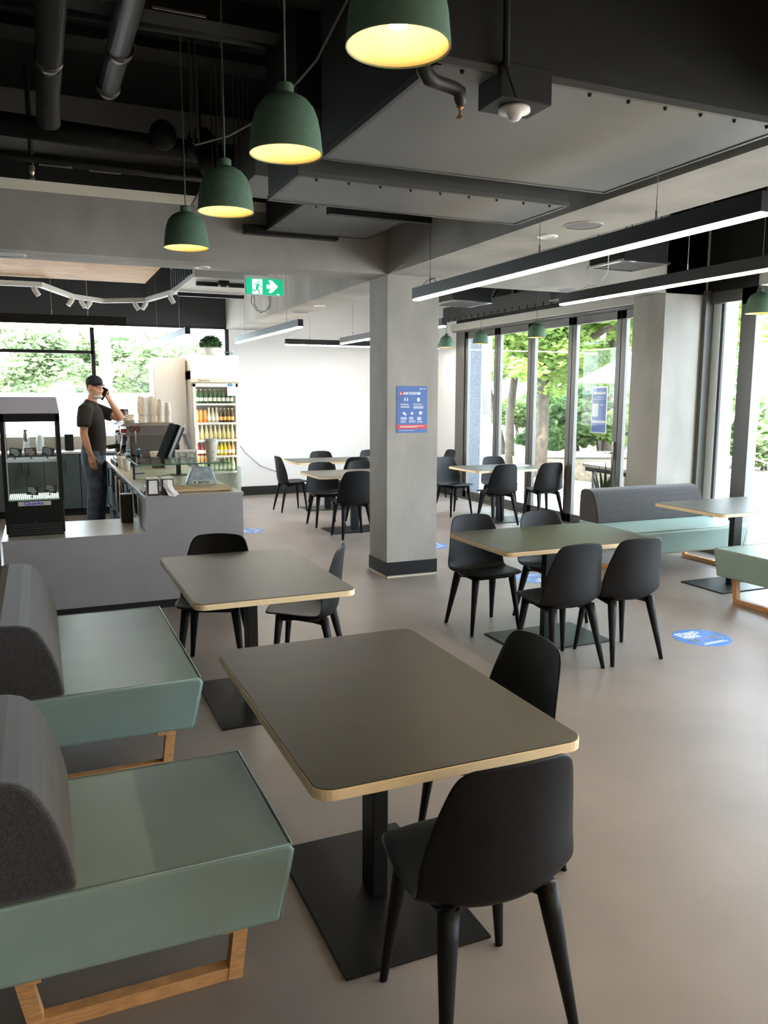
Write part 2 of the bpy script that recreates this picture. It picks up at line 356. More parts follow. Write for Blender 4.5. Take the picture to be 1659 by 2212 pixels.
for i, (x, y, z) in enumerate(RODS):
    tag(MB().tube([(x, y, z), (x, y, 3.9)], .005, 6).tube([(x+.03, y, z), (x+.03, y, 3.9)], .005, 6).build('hanger_rod', mat('rod_zinc', (.22, .21, .19), .4, metal=.8)), 'thin zinc hanger rods among the pipes at upper left', 'rod', 'hanger rods among the upper left pipes')
t = thing('sprinkler', 'sprinkler hanging from the beam end of a rod at far upper left', 'sprinkler', (.06, 6.25, 3.2))
MB().tube([(0, 0, .7), (0, 0, .04)], .016, 8).build('pipe', M_pipe, t)
MB().lathe([(0, -.05), (.02, -.045), (.012, -.02), (.02, 0), (.02, .04), (0, .04)], seg=10).build('head', mat('brass', (.5, .42, .3), .35, metal=.8), t)
tag(MB().tube([(.95, 5.05, 3.16), (1.05, 4.6, 3.1), (1.15, 4.1, 3.08), (1.22, 3.6, 3.16), (1.235, 3.1, 3.3)], .006, 6).build('grey_cable', mat('cable_grey', (.3, .29, .27), .6)), 'loose grey cable drooping behind the second green pendant', 'cable')
t = thing('wall_bracket_fitting', 'pale grey angled fitting on rods beside the fourth green pendant', 'bracket', (1.21, 6.2, 3.18))
MB().box(-.02, .02, -.05, .05, -.14, .14, Matrix.Rotation(R(32), 4, 'Y')).build('body', mat('pale_fitting', (.45, .44, .40), .5), t, bevel=.005)
MB().bar((-.02, 0, .1), (0, 0, .72), .012, .012).build('rod', M_steel, t)
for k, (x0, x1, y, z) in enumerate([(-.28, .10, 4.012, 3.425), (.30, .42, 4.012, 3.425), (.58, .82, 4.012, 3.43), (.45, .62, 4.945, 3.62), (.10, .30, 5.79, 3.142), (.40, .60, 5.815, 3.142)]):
    tag(MB().box(x0, x1, y-.006, y+.002, z-.006, z+.004).build('glint_strip', mat('glint_metal', (.55, .52, .45), .25, metal=.8)), 'short bright strip standing in for a highlight among the dark pipes at upper left', 'glint', 'bright strips standing in for highlights among the upper left pipes')  # thin strips added to stand in for highlights along the trays
# sprinkler pipe and motion sensor at the big duct
t = thing('sprinkler', 'sprinkler head on a bent black pipe under the nearest lit pendant', 'sprinkler', (1.33, 2.48, 2.66))
MB().tube([(-.155, -.045, 1.24), (-.155, -.045, .085), (-.150, -.042, .055), (-.130, -.036, .035), (-.10, -.028, .03), (-.02, -.004, .03), (0, 0, .022), (.005, .002, 0), (.005, .002, -.015)], [.021, .021, .025, .026, .021, .021, .025, .022, .015], 14).build('pipe', M_pipe, t, smooth=True)
MB().lathe([(.0, -.060), (.014, -.056), (.003, -.045), (.003, -.032), (.012, -.024), (.012, -.012), (0, -.012)], (.005, .002, 0), 12).build('head', mat('bronze', (.4, .22, .1), .3, metal=.9), t)
t = thing('motion_sensor', 'white domed motion sensor on a black box at the big duct edge', 'sensor', (1.555, 2.50, 2.655))
MB().box(-.10, .10, -.075, .075, .012, .125).build('box', M_black, t, bevel=.003)
MB().lathe([(0, -.028), (.018, -.025), (.028, -.012), (.03, 0), (.054, 0), (.054, .012), (0, .012)], (0, 0, 0), 20).build('lens', mat('sensor_white', (.8, .77, .74), .4), t, smooth=True)
tag(MB().tube([(1.47, 2.42, 2.76), (1.455, 2.40, 3.0), (1.46, 2.40, 3.9)], .012, 8).tube([(1.47, 2.42, 2.76), (1.50, 2.40, 2.66)], .004, 6).build('conduit', M_black), 'black conduit feeding the motion sensor box', 'conduit')
# discs in the beam soffits
M_grille = mat('speaker_grille', (.16, .16, .165), .6, var=.2, vscale=300)
for i, (x, y, z, lab) in enumerate([(3.22, 4.33, 2.757, 'round grey speaker grille in the beam behind the long linear light'), (-.13, 6.97, 2.757, 'round dark speaker grille in the beam at far left'), (3.2, 10.2, 2.757, 'round grey speaker grille in the beam beyond the exit sign'), (5.05, 6.98, 2.757, 'round grey speaker grille in the beam toward the window pillar')]):
    o = MB().lathe([(0, -.006), (.105, -.006), (.11, -.002), (.11, .0), (0, .0)], seg=28).build('speaker_grille', M_grille, loc=(x, y, z)); tag(o, lab, 'speaker')
    MB().lathe([(.108, -.008), (.122, -.006), (.124, 0), (.108, 0)], seg=28).build('rim', mat('grille_rim', (.36, .35, .33), .5), o)
for x, y, lab in [(3.22, 4.72, 'small round white downlight in the beam near the speaker grille'), (1.34, 7.0, 'small round white downlight in the beam left of the exit sign'), (3.19, 9.4, 'small round white downlight in the beam beyond the column')]:
    o = MB().lathe([(0, -.003), (.05, -.003), (.052, -.010), (.068, -.008), (.07, 0), (0, 0)], seg=24).build('downlight', M_cardw, loc=(x, y, 2.757)); tag(o, lab, 'downlight')

# ------------------------------------------------------------------ lamps
def pendant(name, label, loc, group, ceil=3.9):
    t = thing(name, label, 'pendant lamp', loc, 0, group)
    prof = [(.116, 0), (.1165, .004), (.114, .03), (.110, .07), (.102, .108), (.090, .138), (.070, .162), (.045, .176), (.030, .181), (.027, .184), (.027, .208), (.022, .213), (0, .213)]
    MB().lathe(prof, seg=40).build('lamp_shade', M_green, t, smooth=True)
    inn = [(.1165, .002), (.111, .003), (.109, .03), (.105, .07), (.097, .105), (.085, .134), (.066, .156), (.04, .17), (0, .174)]
    MB().lathe(inn, seg=40).build('shade_lining', M_lampin, t, smooth=True)
    MB().lathe([(0, .040), (.018, .043), (.027, .062), (.022, .088), (.014, .11), (.014, .172), (0, .172)], seg=16).build('bulb', M_bulb, t, smooth=True)
    MB().tube([(0, 0, .21), (0, 0, ceil-loc[2])], .0035, 6).build('cord', mat('green_cord', (.11, .16, .13), .7), t)
    return t
PG = 'green bell pendants over the left tables'
p1 = pendant('pendant_lamp', 'large green bell pendant cut by the top of the picture, nearest the viewer', (.775, 1.73, 2.455), PG)
dup(p1, (.775, 2.60, 2.455), 0, 'green bell pendant, second of the left row, just behind the nearest one')
dup(p1, (.775, 3.49, 2.455), 0, 'green bell pendant, third of the left row, between second and smallest')
dup(p1, (.768, 4.41, 2.455), 0, 'green bell pendant at the far end of the left row, against the beam')
p2 = dup(p1, (5.98, 11.45, 2.44), 0, 'small green pendant nearest the column, in front of the white wall end', 'green bell pendants by the folding doors')
dup(p1, (6.02, 10.45, 2.44), 0, 'small green pendant in front of the granite seen through the first door', 'green bell pendants by the folding doors')
dup(p1, (6.03, 9.02, 2.44), 0, 'green pendant in front of the second folding door, nearest to the pillar', 'green bell pendants by the folding doors')
dup(p1, (5.86, 5.33, 2.41), 0, 'green pendant cut by the right edge of the picture, beside the mullion', 'green bell pendants by the folding doors')
def linear(label, p0, p1, wires, wtop, group, dm=None, h=.095, wd=.062):
    p0, p1 = Vector(p0), Vector(p1); d = p1-p0; L = d.length
    t = thing('linear_light', label, 'linear light', p0, math.atan2(d.y, d.x), group)
    MB().box(0, L, -wd/2, wd/2, .014, h).build('housing', M_steel, t, bevel=.002)
    MB().box(.004, L-.004, -wd/2+.004, wd/2-.004, 0, .016).build('diffuser', dm or M_diff, t, bevel=.006)
    for i, s in enumerate(wires): MB().tube([(s, 0, h), (s, 0, h+.05), (s, 0, h+.051), (s, 0, min(3.895, wtop[i] if isinstance(wtop, tuple) else wtop)-p0.z)], [.005, .005, .002, .002], 6).build('suspension_wire', M_chrome, t)
    return t
LG = 'black linear lights hung on wires'
M_fill = mat('fill_diffuser_warm', (1, 1, 1), .4, emis=(1, .74, .46), estr=34)
M_diff2 = mat('led_diffuser_bright', (1, 1, 1), .4, emis=(1, .92, .80), estr=36)
t = linear('long black linear light glowing along the beam in front of the column', (2.75, 5.79, 2.42), (2.75, 2.50, 2.42), (.25, 1.68, 2.65), (3.9, 2.72, 2.75), LG)
MB().tube([(.1, 0, .095), (.2, 0, .13), (.3, .01, .135), (.35, 0, .10)], .004, 6).build('power_cable', mat('cable_grey', (.3, .29, .27), .6), t)
t = linear('second glowing linear light, nearer the windows at the right edge', (4.30, 6.06, 2.48), (4.30, 2.60, 2.45), (.35, 1.5, 2.9), 3.9, LG)
MB().tube([(.2, 0, .1), (.35, .02, .13), (.5, .0, .11), (.62, .0, .2), (.62, 0, .8)], .004, 6).build('power_cable', M_cardw, t)
linear('slim linear light between exit sign and far white wall', (2.80, 12.1, 2.452), (2.81, 8.95, 2.452), (.5, 2.6), 3.9, LG, M_diff2)
linear('linear light running left to right in front of the far white wall', (3.56, 12.15, 2.45), (6.2, 12.15, 2.45), (.4, 2.2), 3.9, LG, M_diff2)
linear('linear light whose far end shows left of the column and near end right of it', (4.28, 11.6, 2.45), (4.23, 8.15, 2.45), (.5, 2.9), 3.9, LG, M_diff2)
linear('pale linear light in front of the kitchen window right half', (1.66, 12.7, 2.385), (1.68, 9.75, 2.40), (.5, 2.4), 3.9, LG)
linear('thick black linear light across the top of the kitchen window', (-2.2, 9.25, 2.40), (.93, 9.15, 2.41), (1.2, 2.4, 2.75), 3.9, LG, wd=.09, h=.11)

linear('added unseen linear light further along the same beam, behind the viewer', (2.75, 1.9, 2.42), (2.75, -2.2, 2.42), (.4, 2.0, 3.6), 3.9, LG, M_fill)  # this and the next two: lamps added out of view for warm fill
linear('added unseen linear light over the benches, behind the viewer', (1.0, -.3, 2.45), (1.0, -2.7, 2.45), (.4, 2.0), 3.9, LG, M_fill)
linear('added unseen linear light over the window side, behind the viewer', (4.30, 1.9, 2.45), (4.30, -2.2, 2.45), (.4, 2.0, 3.6), 3.9, LG, M_fill)
# ------------------------------------------------------------------ exit sign
t = thing('exit_sign', 'green illuminated exit sign with running figure and arrow under the beam', 'exit sign', (2.036, 7.6, 2.70))
RX = (PI/2, 0, 0)
MB().box(-.185, .185, -.002, .04, -.075, .105).build('housing', M_cardw, t, bevel=.004)
MB().box(-.178, .178, -.008, -.002, -.072, .075).build('panel', M_exitg, t)
MB().box(-.12, -.025, -.0105, -.0085, -.068, .068).build('door_pictogram', M_exitw, t)
rm = MB()
def strip(mb, pts, wd, y=-.0125):
    for (a, b), (c, d) in zip(pts, pts[1:]):
        L = math.hypot(c-a, d-b); nx, nz = -(d-b)/L*wd/2, (c-a)/L*wd/2
        mb.prism([(a+nx, b+nz), (c+nx, d+nz), (c-nx, d-nz), (a-nx, b-nz)], 'y', y, y+.0015)
rm.lathe([(0, 0), (.0085, 0), (.0085, .0015), (0, .0015)], (0, 0, 0), 14, Matrix.Translation((-.058, -.011, .042)) @ Matrix.Rotation(PI/2, 4, 'X'))
strip(rm, [(-.066, .026), (-.078, -.022)], .024); strip(rm, [(-.064, .026), (-.045, .004), (-.026, .0)], .009); strip(rm, [(-.07, .027), (-.09, .026), (-.105, .008)], .008)
strip(rm, [(-.074, -.018), (-.05, -.052), (-.058, -.066)], .012); strip(rm, [(-.078, -.018), (-.085, -.036), (-.13, -.034)], .012)
rm.build('running_figure', M_exitg, t)
MB().prism([(.018, -.013), (.058, -.013), (.036, -.05), (.068, -.05), (.126, .008), (.068, .062), (.036, .062), (.058, .022), (.018, .022)], 'y', -.0105, -.008).build('arrow', M_exitw, t)
MB().box(.115, .14, -.0095, -.008, -.068, -.06).build('maker_mark', M_exitw, t)
MB().tube([(-.12, .02, .105), (-.12, .02, 1.2)], .008, 8).tube([(.12, .02, .105), (.12, .02, 1.2)], .008, 8).build('hanger', M_cardw, t)

# ------------------------------------------------------------------ kitchen ceiling things
t = thing('timber_slat_ceiling', 'pale timber slatted ceiling raft above the counter', 'ceiling raft', (-1.4, 8.3, 2.86))
for i in range(24):
    y = -1.08+i*.078
    MB().box(-1.6, 2.53, y, y+.045, 0, .04).build('slat', M_slat, t)
for x in (-1.5, 0, 2.3): MB().box(x, x+.05, -1.05, .75, .04, .06).build('carrier', M_black, t)
for x, y in ((2.32, -.9), (2.32, .7), (.02, .7)): MB().tube([(x, y, .06), (x, y, 1.04)], .004, 6).build('suspension_wire', M_steel, t)
t = thing('lighting_track', 'white zigzag lighting track with spotlights above the counter', 'track light', (0, 0, 2.80))
pts = [(-.9, 9.13), (.10, 9.11), (.44, 10.03), (.80, 10.37), (1.26, 10.06), (1.43, 9.22)]
for a, b in zip(pts, pts[1:]): MB().bar((*a, 0), (*b, 0), .05, .05).build('track', mat('track_white', (.75, .75, .73), .5), t)
for k, (a, b, s) in enumerate([(0, 1, .95), (1, 2, .98), (2, 3, .3), (2, 3, .55), (3, 4, .75), (3, 4, .98), (4, 5, .95)]):
    x = pts[a][0]+(pts[b][0]-pts[a][0])*s; y = pts[a][1]+(pts[b][1]-pts[a][1])*s
    T = Matrix.Translation((x, y, -.05)) @ Matrix.Rotation(R(35 if k % 2 else -30), 4, 'Y')
    MB().lathe([(0, -.07), (.026, -.07), (.028, 0), (.02, .03), (0, .03)], seg=12, mtx=T).tube([(x, y, 0), (x, y, -.03)], .008, 6).build('spotlight', mat('track_white', (.75, .75, .73), .5), t, smooth=False)
for x, y in ((-.2, 9.12), (.44, 10.03), (.80, 10.37), (1.26, 10.06)): MB().tube([(x, y, .02), (x, y, 1.1)], .004, 5).build('suspension_wire', M_steel, t)
t = thing('air_conditioner', 'white ducted air conditioner hung beside the exit sign', 'air conditioner', (1.85, 8.9, 2.83))
MB().box(-.36, .38, -.75, .75, 0, .30).build('body', mat('ac_white', (.66, .66, .62), .5), t, bevel=.008)
m = MB()
for i in range(9): m.box(-.375, -.36, -.62+i*.15, -.52+i*.15, .05, .26)
m.build('grille', M_steel, t)
MB().box(-.30, .42, -.50, -.45, -.045, -.005).build('support_rail', M_steel, t)
MB().box(-.34, .40, .40, .45, -.05, -.01).build('support_rail', M_steel, t)
MB().lathe([(0, -.012), (.03, -.012), (.035, 0), (0, 0)], (-.05, -.6, -.05), 14).box(-.1, 0, -.64, -.56, -.05, 0).build('sensor', M_steel, t)
for x, y in ((-.3, -.6), (.32, -.6), (-.3, .6), (.32, .6)): MB().tube([(x, y, .3), (x, y, 1.07)], .006, 6).build('hanger', M_steel, t)
tag(MB().tube([(2.25, 8.9, 2.86), (2.23, 8.9, 2.70), (2.30, 8.95, 2.62), (2.42, 9.0, 2.62), (2.48, 9.05, 2.70), (2.46, 9.05, 2.95)], .006, 6).tube([(2.27, 8.95, 2.86), (2.28, 8.95, 2.68), (2.36, 9.0, 2.60), (2.47, 9.0, 2.66), (2.50, 9.0, 2.95)], .006, 6).build('cable_loop', mat('cable_grey', (.3, .29, .27), .6), smooth=True), 'loops of loose grey cable hanging behind the exit sign', 'cable')
# right hand ceiling vents, blind cassette and steelwork over the doors
def vent(label, x, y, z, s=.30):
    t = thing('ceiling_vent', label, 'ceiling vent', (x, y, z))
    MB().box(-s, s, -s, s, .01, .22).build('casing', M_steel, t)
    MB().box(-s-.02, s+.02, -s-.02, -s+.01, -.005, .012).box(-s-.02, s+.02, s-.01, s+.02, -.005, .012).box(-s-.02, -s+.01, -s, s, -.005, .012).box(s-.01, s+.02, -s, s, -.005, .012).build('frame', M_chrome, t)
    m = MB()
    for i in range(8): m.box(-s, s, -s+.05+i*(2*s-.1)/7-.01, -s+.05+i*(2*s-.1)/7+.01, 0, .012)
    m.build('louvre', mat('vent_dark', (.09, .085, .08), .5), t)
    for a in (-1, 1):
        for b in (-1, 1): MB().tube([(a*s*.8, b*s*.8, .2), (a*s*.8, b*s*.8, 3.9-z)], .005, 5).build('hanger', M_steel, t)
vent('square ceiling vent in a bright metal frame between the two glowing linear lights', 5.0, 6.05, 2.86, .24)
vent('square ceiling vent in a metal frame near the far pendants, beyond the concrete beam', 4.85, 8.9, 2.80, .26)
vent('square ceiling vent beyond the second glowing linear light, near the pillar', 5.75, 7.75, 2.78, .24)
tag(MB().box(3.65, 4.1, 5.2, 5.9, 3.0, 3.25).build('ceiling_box', M_steel, bevel=.005), 'dark ceiling box behind the long linear light', 'box')
t = thing('roller_blind', 'white roller blind cassette above the folding doors', 'roller blind', (6.38, 9.6, 2.73))
MB().box(-.055, .055, -2.35, 2.38, 0, .11).build('cassette', mat('blind_white', (.5, .49, .44), .6), t, bevel=.008)
MB().tube([(-.02, -2.3, -.01), (-.02, 2.35, -.01)], .012, 8).build('bottom_bar', M_alu, t)
t = thing('roller_blind', 'white roller blind cassette above the glazing at the right edge', 'roller blind', (6.38, 3.4, 2.73))
MB().box(-.055, .055, -2.4, 2.38, 0, .11).build('cassette', mat('blind_white', (.5, .49, .44), .6), t, bevel=.008)
t = thing('steel_truss', 'dark steel truss with a diagonal brace above the folding doors', 'truss', (6.25, 9.6, 2.86))
MB().box(-.05, .05, -2.4, 2.4, .02, .24).build('lower_chord', mat('dark_steel', (.03, .03, .03), .5), t)
MB().box(-.05, .05, -2.4, 2.4, .85, 1.0).build('upper_chord', mat('dark_steel', (.03, .03, .03), .5), t)
MB().bar((0, 1.9, .9), (0, 1.0, .2), .06, .06).bar((0, .2, .9), (0, 1.0, .2), .03, .03).build('brace', mat('dark_steel', (.03, .03, .03), .5), t)
for y in (-1.6, .3, 2.0): MB().box(-.03, .03, y, y+.06, .24, .85).build('post', M_pipe, t)
m = MB()
for i in range(24): m.tube([(-.07, -2.2+i*.19, .0), (-.07, -2.2+i*.19, .05)], .008, 6)
m.build('bolt', M_steel, t)

# ------------------------------------------------------------------ chairs
def chair_shell():
    # profile from the front edge of the seat to the top of the back: y, z, half width, edge lift, edge forward
    pr = [(.250, .432, .155, 0, -.02), (.246, .440, .185, 0, -.012), (.20, .442, .206, .002, 0), (.12, .436, .220, .008, 0), (.03, .422, .229, .016, 0), (-.05, .408, .234, .028, .004),
          (-.105, .398, .237, .044, .016), (-.145, .408, .238, .060, .040), (-.165, .445, .236, .056, .060), (-.176, .510, .230, .034, .070), (-.184, .590, .220, .012, .066),
          (-.191, .670, .204, .002, .054), (-.198, .742, .186, -.002, .040), (-.203, .785, .172, -.005, .032), (-.206, .808, .152, -.008, .026), (-.207, .817, .128, -.008, .02)]
    mb = MB(); nu = 12; rows = []
    for y, z, hw, lf, fwd in pr:
        row = []
        for i in range(nu+1):
            u = -1+2*i/nu; k = abs(u)**2.2
            row.append(mb.bm.verts.new((u*hw, y+fwd*k, z+lf*k)))
        rows.append(row)
    for a, b in zip(rows, rows[1:]):
        for i in range(nu): mb.bm.faces.new((a[i], a[i+1], b[i+1], b[i]))
    bmesh.ops.recalc_face_normals(mb.bm, faces=mb.bm.faces[:])
    return mb
def make_chair(label):
    t = thing('dining_chair', label, 'chair')
    chair_shell().build('seat_shell', M_chair, t, smooth=True, solid=.011, sub=2)
    uf = MB()
    cx, cf, cr = .148, .155, -.108
    ring = [(-cx, cf, .408), (-.09, cf+.01, .420), (.09, cf+.01, .420), (cx, cf, .408), (cx+.012, .06, .408), (cx+.012, -.04, .395), (cx, cr, .392), (.08, -.045, .395), (-.08, -.045, .395), (-cx, cr, .392), (-cx-.012, -.04, .395), (-cx-.012, .06, .408), (-cx, cf, .408)]
    uf.tube(ring, [.024, .014, .014, .024, .014, .014, .030, .018, .018, .030, .014, .014, .024], 10)
    uf.box(-.12, .12, -.08, .14, .388, .402)
    uf.build('underframe', M_chair, t, smooth=True)
    for sx in (-1, 1):
        for y0, y1, rr in ((cf, .195, (.029, .025, .019, .0125)), (cr, -.197, (.031, .028, .021, .0135))):
            x0, x1 = sx*cx, sx*.197
            zt = .42 if y0 > 0 else .405
            pts = [(x0, y0, zt)] + [(x0+(x1-x0)*k, y0+(y1-y0)*k, zt*(1-k)) for k in (.22, .55, 1)]
            MB().tube(pts, list(rr), 14, sq=(1, .82)).build('leg', M_chair, t, smooth=True)
    return t
CH = 'black shell chairs'
c0 = make_chair('nearest black shell chair at the short end of the front table, back toward the viewer')
c0['group'] = CH
c0.location = (1.04, 1.765, 0); c0.rotation_euler = (0, 0, 0)
for x, y, a, lab in [
    (1.465, 2.41, 180, 'black chair at the long right side of the front table, back to the aisle'),
    (.96, 4.90, -112, 'black chair behind the second left table, against the counter, facing the viewer'),
    (1.45, 4.50, 152, 'black chair at the right of the second left table, seen side on'),
    (2.95, 5.02, -90, 'black chair by the column foot at the centre right table, facing the viewer'),
    (3.53, 4.99, -90, 'black chair at the far side of the centre right table, nearer the bench'),
    (2.975, 4.10, 94, 'black chair at the centre right table, back to the viewer, nearer the column'),
    (3.455, 4.115, 90, 'black chair at the centre right table, back to viewer, nearer the floor sticker'),
    (3.43, 8.95, 90, 'black chair with back to viewer at the nearer table left of the column'),
    (3.42, 9.90, -90, 'black chair facing the viewer behind the table left of the column'),
    (3.97, 9.90, -90, 'black chair behind the nearer left table, half hidden by the column'),
    (3.37, 11.36, 2, 'black chair seen side on at the left end of the furthest table'),
    (4.10, 11.92, -90, 'black chair behind the furthest table against the white wall'),
    (4.95, 11.92, -90, 'black chair behind the furthest table, just a sliver left of the column'),
    (4.22, 10.95, 90, 'black chair at the near side of the furthest table, back to the viewer'),
    (6.02, 11.65, 180, 'black chair seen side on just right of the column, furthest table'),
    (5.42, 10.12, -78, 'black chair nearest the column at the table by the folding doors, facing the viewer'),
    (6.08, 9.95, -90, 'black chair behind the table by the folding doors, against the glass'),
    (5.55, 9.10, 92, 'black chair, back to viewer, at the folding door table, nearer the column'),
    (6.27, 9.10, 90, 'black chair, back to viewer, at the folding door table, next to the door')]:
    dup(c0, (x, y, 0), R(a-90), lab, CH)

# ------------------------------------------------------------------ tables
def rrect(hx, hy, r, n=6):
    p = []
    for cx, cy, a0 in ((hx-r, hy-r, 0), (-hx+r, hy-r, 90), (-hx+r, -hy+r, 180), (hx-r, -hy+r, 270)):
        for i in range(n+1):
            a = R(a0+90*i/n); p.append((cx+r*math.cos(a), cy+r*math.sin(a)))
    return p
def make_table(label, L=1.2, W=.81):
    t = thing('cafe_table', label, 'table')
    MB().prism(rrect(L/2-.0035, W/2-.0035, .052), 'z', .728, .7315).build('table_top', M_top, t)
    MB().prism(rrect(L/2, W/2, .055), 'z', .70, .7285).build('edge_band', M_edge, t, bevel=.002)
    MB().box(-.05, .05, -.028, .028, .01, .69).build('post', M_steel, t, bevel=.004)
    MB().box(-.16, .16, -.05, .05, .69, .70).box(-.22, -.16, -.02, .02, .69, .70).box(.16, .22, -.02, .02, .69, .70).build('mounting_plate', M_steel, t)
    MB().box(-.37, .37, -.245, .245, 0, .010).build('base_plate', M_steel, t, bevel=.003)
    return t
TG = 'dark topped cafe tables with birch edges'
t0 = make_table('large dark topped cafe table in front, birch edge, empty'); t0['group'] = TG
t0.location = (.985, 2.365, 0); t0.rotation_euler = (0, 0, PI/2)
for x, y, a, lab in [
    (1.03, 4.27, 90, 'dark topped cafe table in front of the counter, second left table'),
    (3.235, 4.595, 0, 'dark topped cafe table with four chairs right of the column'),
    (5.73, 5.31, 0, 'cafe table cut by the right edge, between two facing benches'),
    (3.64, 9.42, 0, 'brown topped cafe table left of the column, nearer of the two far ones'),
    (3.98, 11.42, 0, 'furthest cafe table left of the column, by the white wall'),
    (5.19, 11.42, 0, 'furthest cafe table right of the column, end to end with the one behind it'),
    (5.75, 9.37, 0, 'cafe table by the folding doors with an open booklet on it')]:
    dup(t0, (x, y, 0), R(a), lab, TG)
t = thing('booklet', 'open white booklet on the table by the folding doors', 'booklet', (6.05, 9.45, .7315), R(20))
MB().prism([(-.15, 0), (0, .004), (.15, 0), (.15, .004), (.08, .012), (0, .008), (-.08, .012), (-.15, .004)], 'y', -.105, .105).build('pages', M_paper, t)
MB().box(-.155, .155, -.11, .11, -.0, .0012).build('cover', M_steel, t)

# ------------------------------------------------------------------ benches
def make_bench(label, L, group, loc, rot):
    t = thing('upholstered_bench', label, 'bench', loc, rot, group)     # faces local +X, length along +Y from 0 to L
    sp = [(-.26, .232), (.555, .222), (.60, .43), (.590, .45), (-.26, .452)]
    MB().prism(sp, 'y', 0, L).build('seat_cushion', M_sage, t, smooth=False, bevel=.012, seg=3)
    pip = MB()
    for y in (.006, L-.006): pip.tube([(-.25, y, .451), (.588, y, .449), (.598, y, .43), (.556, y, .226)], .0035, 6)
    pip.tube([(.592, .006, .449), (.592, L-.006, .449)], .0035, 6)
    pip.build('seam_piping', M_sage, t, smooth=True)
    bp = [(-.27, .452), (.030, .452), (.024, .50), (.010, .57), (-.012, .64), (-.040, .70), (-.062, .735), (-.090, .758), (-.130, .770), (-.20, .775), (-.245, .765), (-.268, .735), (-.275, .60)]
    MB().prism(bp, 'y', .004, L-.004).build('back_cushion', M_felt, t, bevel=.014, seg=3)
    for y in (.105, L-.145):
        f = MB()
        f.bar((.475, y+.02, .232), (.445, y+.02, .0), .042, .042)
        f.bar((-.13, y+.02, .235), (-.085, y+.02, .0), .042, .042)
        f.box(-.078, .437, y+.001, y+.039, .001, .041)
        f.build('leg_frame', M_oak, t)
    MB().box(-.11, -.07, .05, L-.05, .19, .232).box(.40, .44, .05, L-.05, .19, .232).build('rail', M_oak, t)
    return t
BG = 'sage green benches with charcoal felt backs'
make_bench('short sage bench with charcoal back nearest the viewer beside the front table', .655, BG, (0, 2.03, 0), 0)
make_bench('longer sage bench with charcoal back on the left before the counter', 1.34, BG, (.015, 3.47, 0), 0)
make_bench('sage bench with its long felt back against the window pillar', 1.38, BG, (4.99, 6.345, 0), -PI/2)
make_bench('sage bench at the right edge seen from its end, oak frame showing', 1.34, BG, (6.44, 4.335, 0), PI/2)
# snake plant behind the far bench
t = thing('snake_plant', 'snake plant with upright leaves behind the far bench by the doors', 'plant', (5.98, 7.45, 0))
MB().lathe([(0, 0), (.13, 0), (.17, .45), (.16, .46), (.145, .40), (0, .40)], seg=20).build('pot', M_steel, t, smooth=False)
rl = random.Random(3)
for i in range(8):
    a = rl.uniform(0, 6.28); ln = rl.uniform(.38, .58); r0 = rl.uniform(.02, .09); dx, dy = math.cos(a), math.sin(a); th = rl.uniform(0, 3.1)
    m = MB(); L_ = []; 
    for s in range(7):
        k = s/6; wdt = .026*(1-k**2.2)+.001; c = Vector((dx*(r0+.10*k*k), dy*(r0+.10*k*k), .40+ln*k)); n = Vector((math.cos(th+k*.6), math.sin(th+k*.6), 0))
        L_.append((m.bm.verts.new(c-n*wdt), m.bm.verts.new(c+n*wdt)))
    for p, q in zip(L_, L_[1:]): m.bm.faces.new((p[0], p[1], q[1], q[0]))
    m.build('leaf', mat('snake_leaf', (.05, .085, .03), .5, var=.4, vscale=30, stretch=(1, 1, .2)), t, solid=.004)

# ------------------------------------------------------------------ floor stickers, posters, wall lead
def sticker(label, x, y, rot, full=True):
    t = thing('floor_sticker', label, 'floor sticker', (x, y, 0), rot, 'round blue distancing stickers on the floor')
    MB().lathe([(0, .0012), (.20, .0012), (.201, .0), (0, 0)], seg=40).build('disc', M_skyblue, t)
    text('STAND\nHERE', .078, (-.13, .085, .0015), (0, 0, 0), M_print, t, sx=.82, bold=.0025, sp=.82)
    for s in (-1, 1):
        m = MB()
        for ox in (-.02, .02):
            pts = [(s*.105+ox+.013*math.cos(a)*(1.15 if math.sin(a) > 0 else .8), -.035+.042*math.sin(a), .0022) for a in [i*PI/8 for i in range(17)]]
            m.tube(pts, .0022, 4)
        m.build('footprints', M_print, t)
    m = MB()
    for i in range(5): m.box(-.055+i*.022, -.041+i*.022, -.032, -.026, .0012, .0022)
    m.prism([(-.058, -.029), (-.048, -.018), (-.048, -.04)], 'z', .0012, .0022).prism([(.065, -.029), (.054, -.018), (.054, -.04)], 'z', .0012, .0022)
    m.build('distance_arrow', mat('arrow_red', (.75, .2, .25), .5), t)
    MB().box(-.09, .09, -.115, -.107, .0012, .002).box(-.115, .115, -.134, -.125, .0012, .002).build('small_print', M_print, t)
    return t
s0 = sticker('round blue floor sticker reading stand here in the right aisle', 4.245, 4.17, R(3))
for x, y, a, lab in [(2.36, 9.85, 60, 'round blue floor sticker beside the end of the counter'), (4.03, 8.05, 90, 'round blue floor sticker just right of the column'), (4.22, 6.2, 180, 'round blue floor sticker under the centre right chairs'), (1.97, 7.05, 0, 'round blue floor sticker peeping past the second left table')]:
    dup(s0, (x, y, 0), R(a), lab)
t = thing('safety_poster', 'blue safety poster with a red band on the column', 'poster', (3.177, 6.748, 1.566))
W2, H2 = .155, .213
MB().box(-W2, W2, -.0015, .0015, -H2, H2).build('sheet', M_blue, t)
MB().box(-W2, W2, -.0022, -.0014, -.178, -.138).build('red_band', M_red, t)
text('HOW TO STAY SAFE', .031, (-.088, -.0024, .136), RX, M_print, t, sx=.6, bold=.0017)
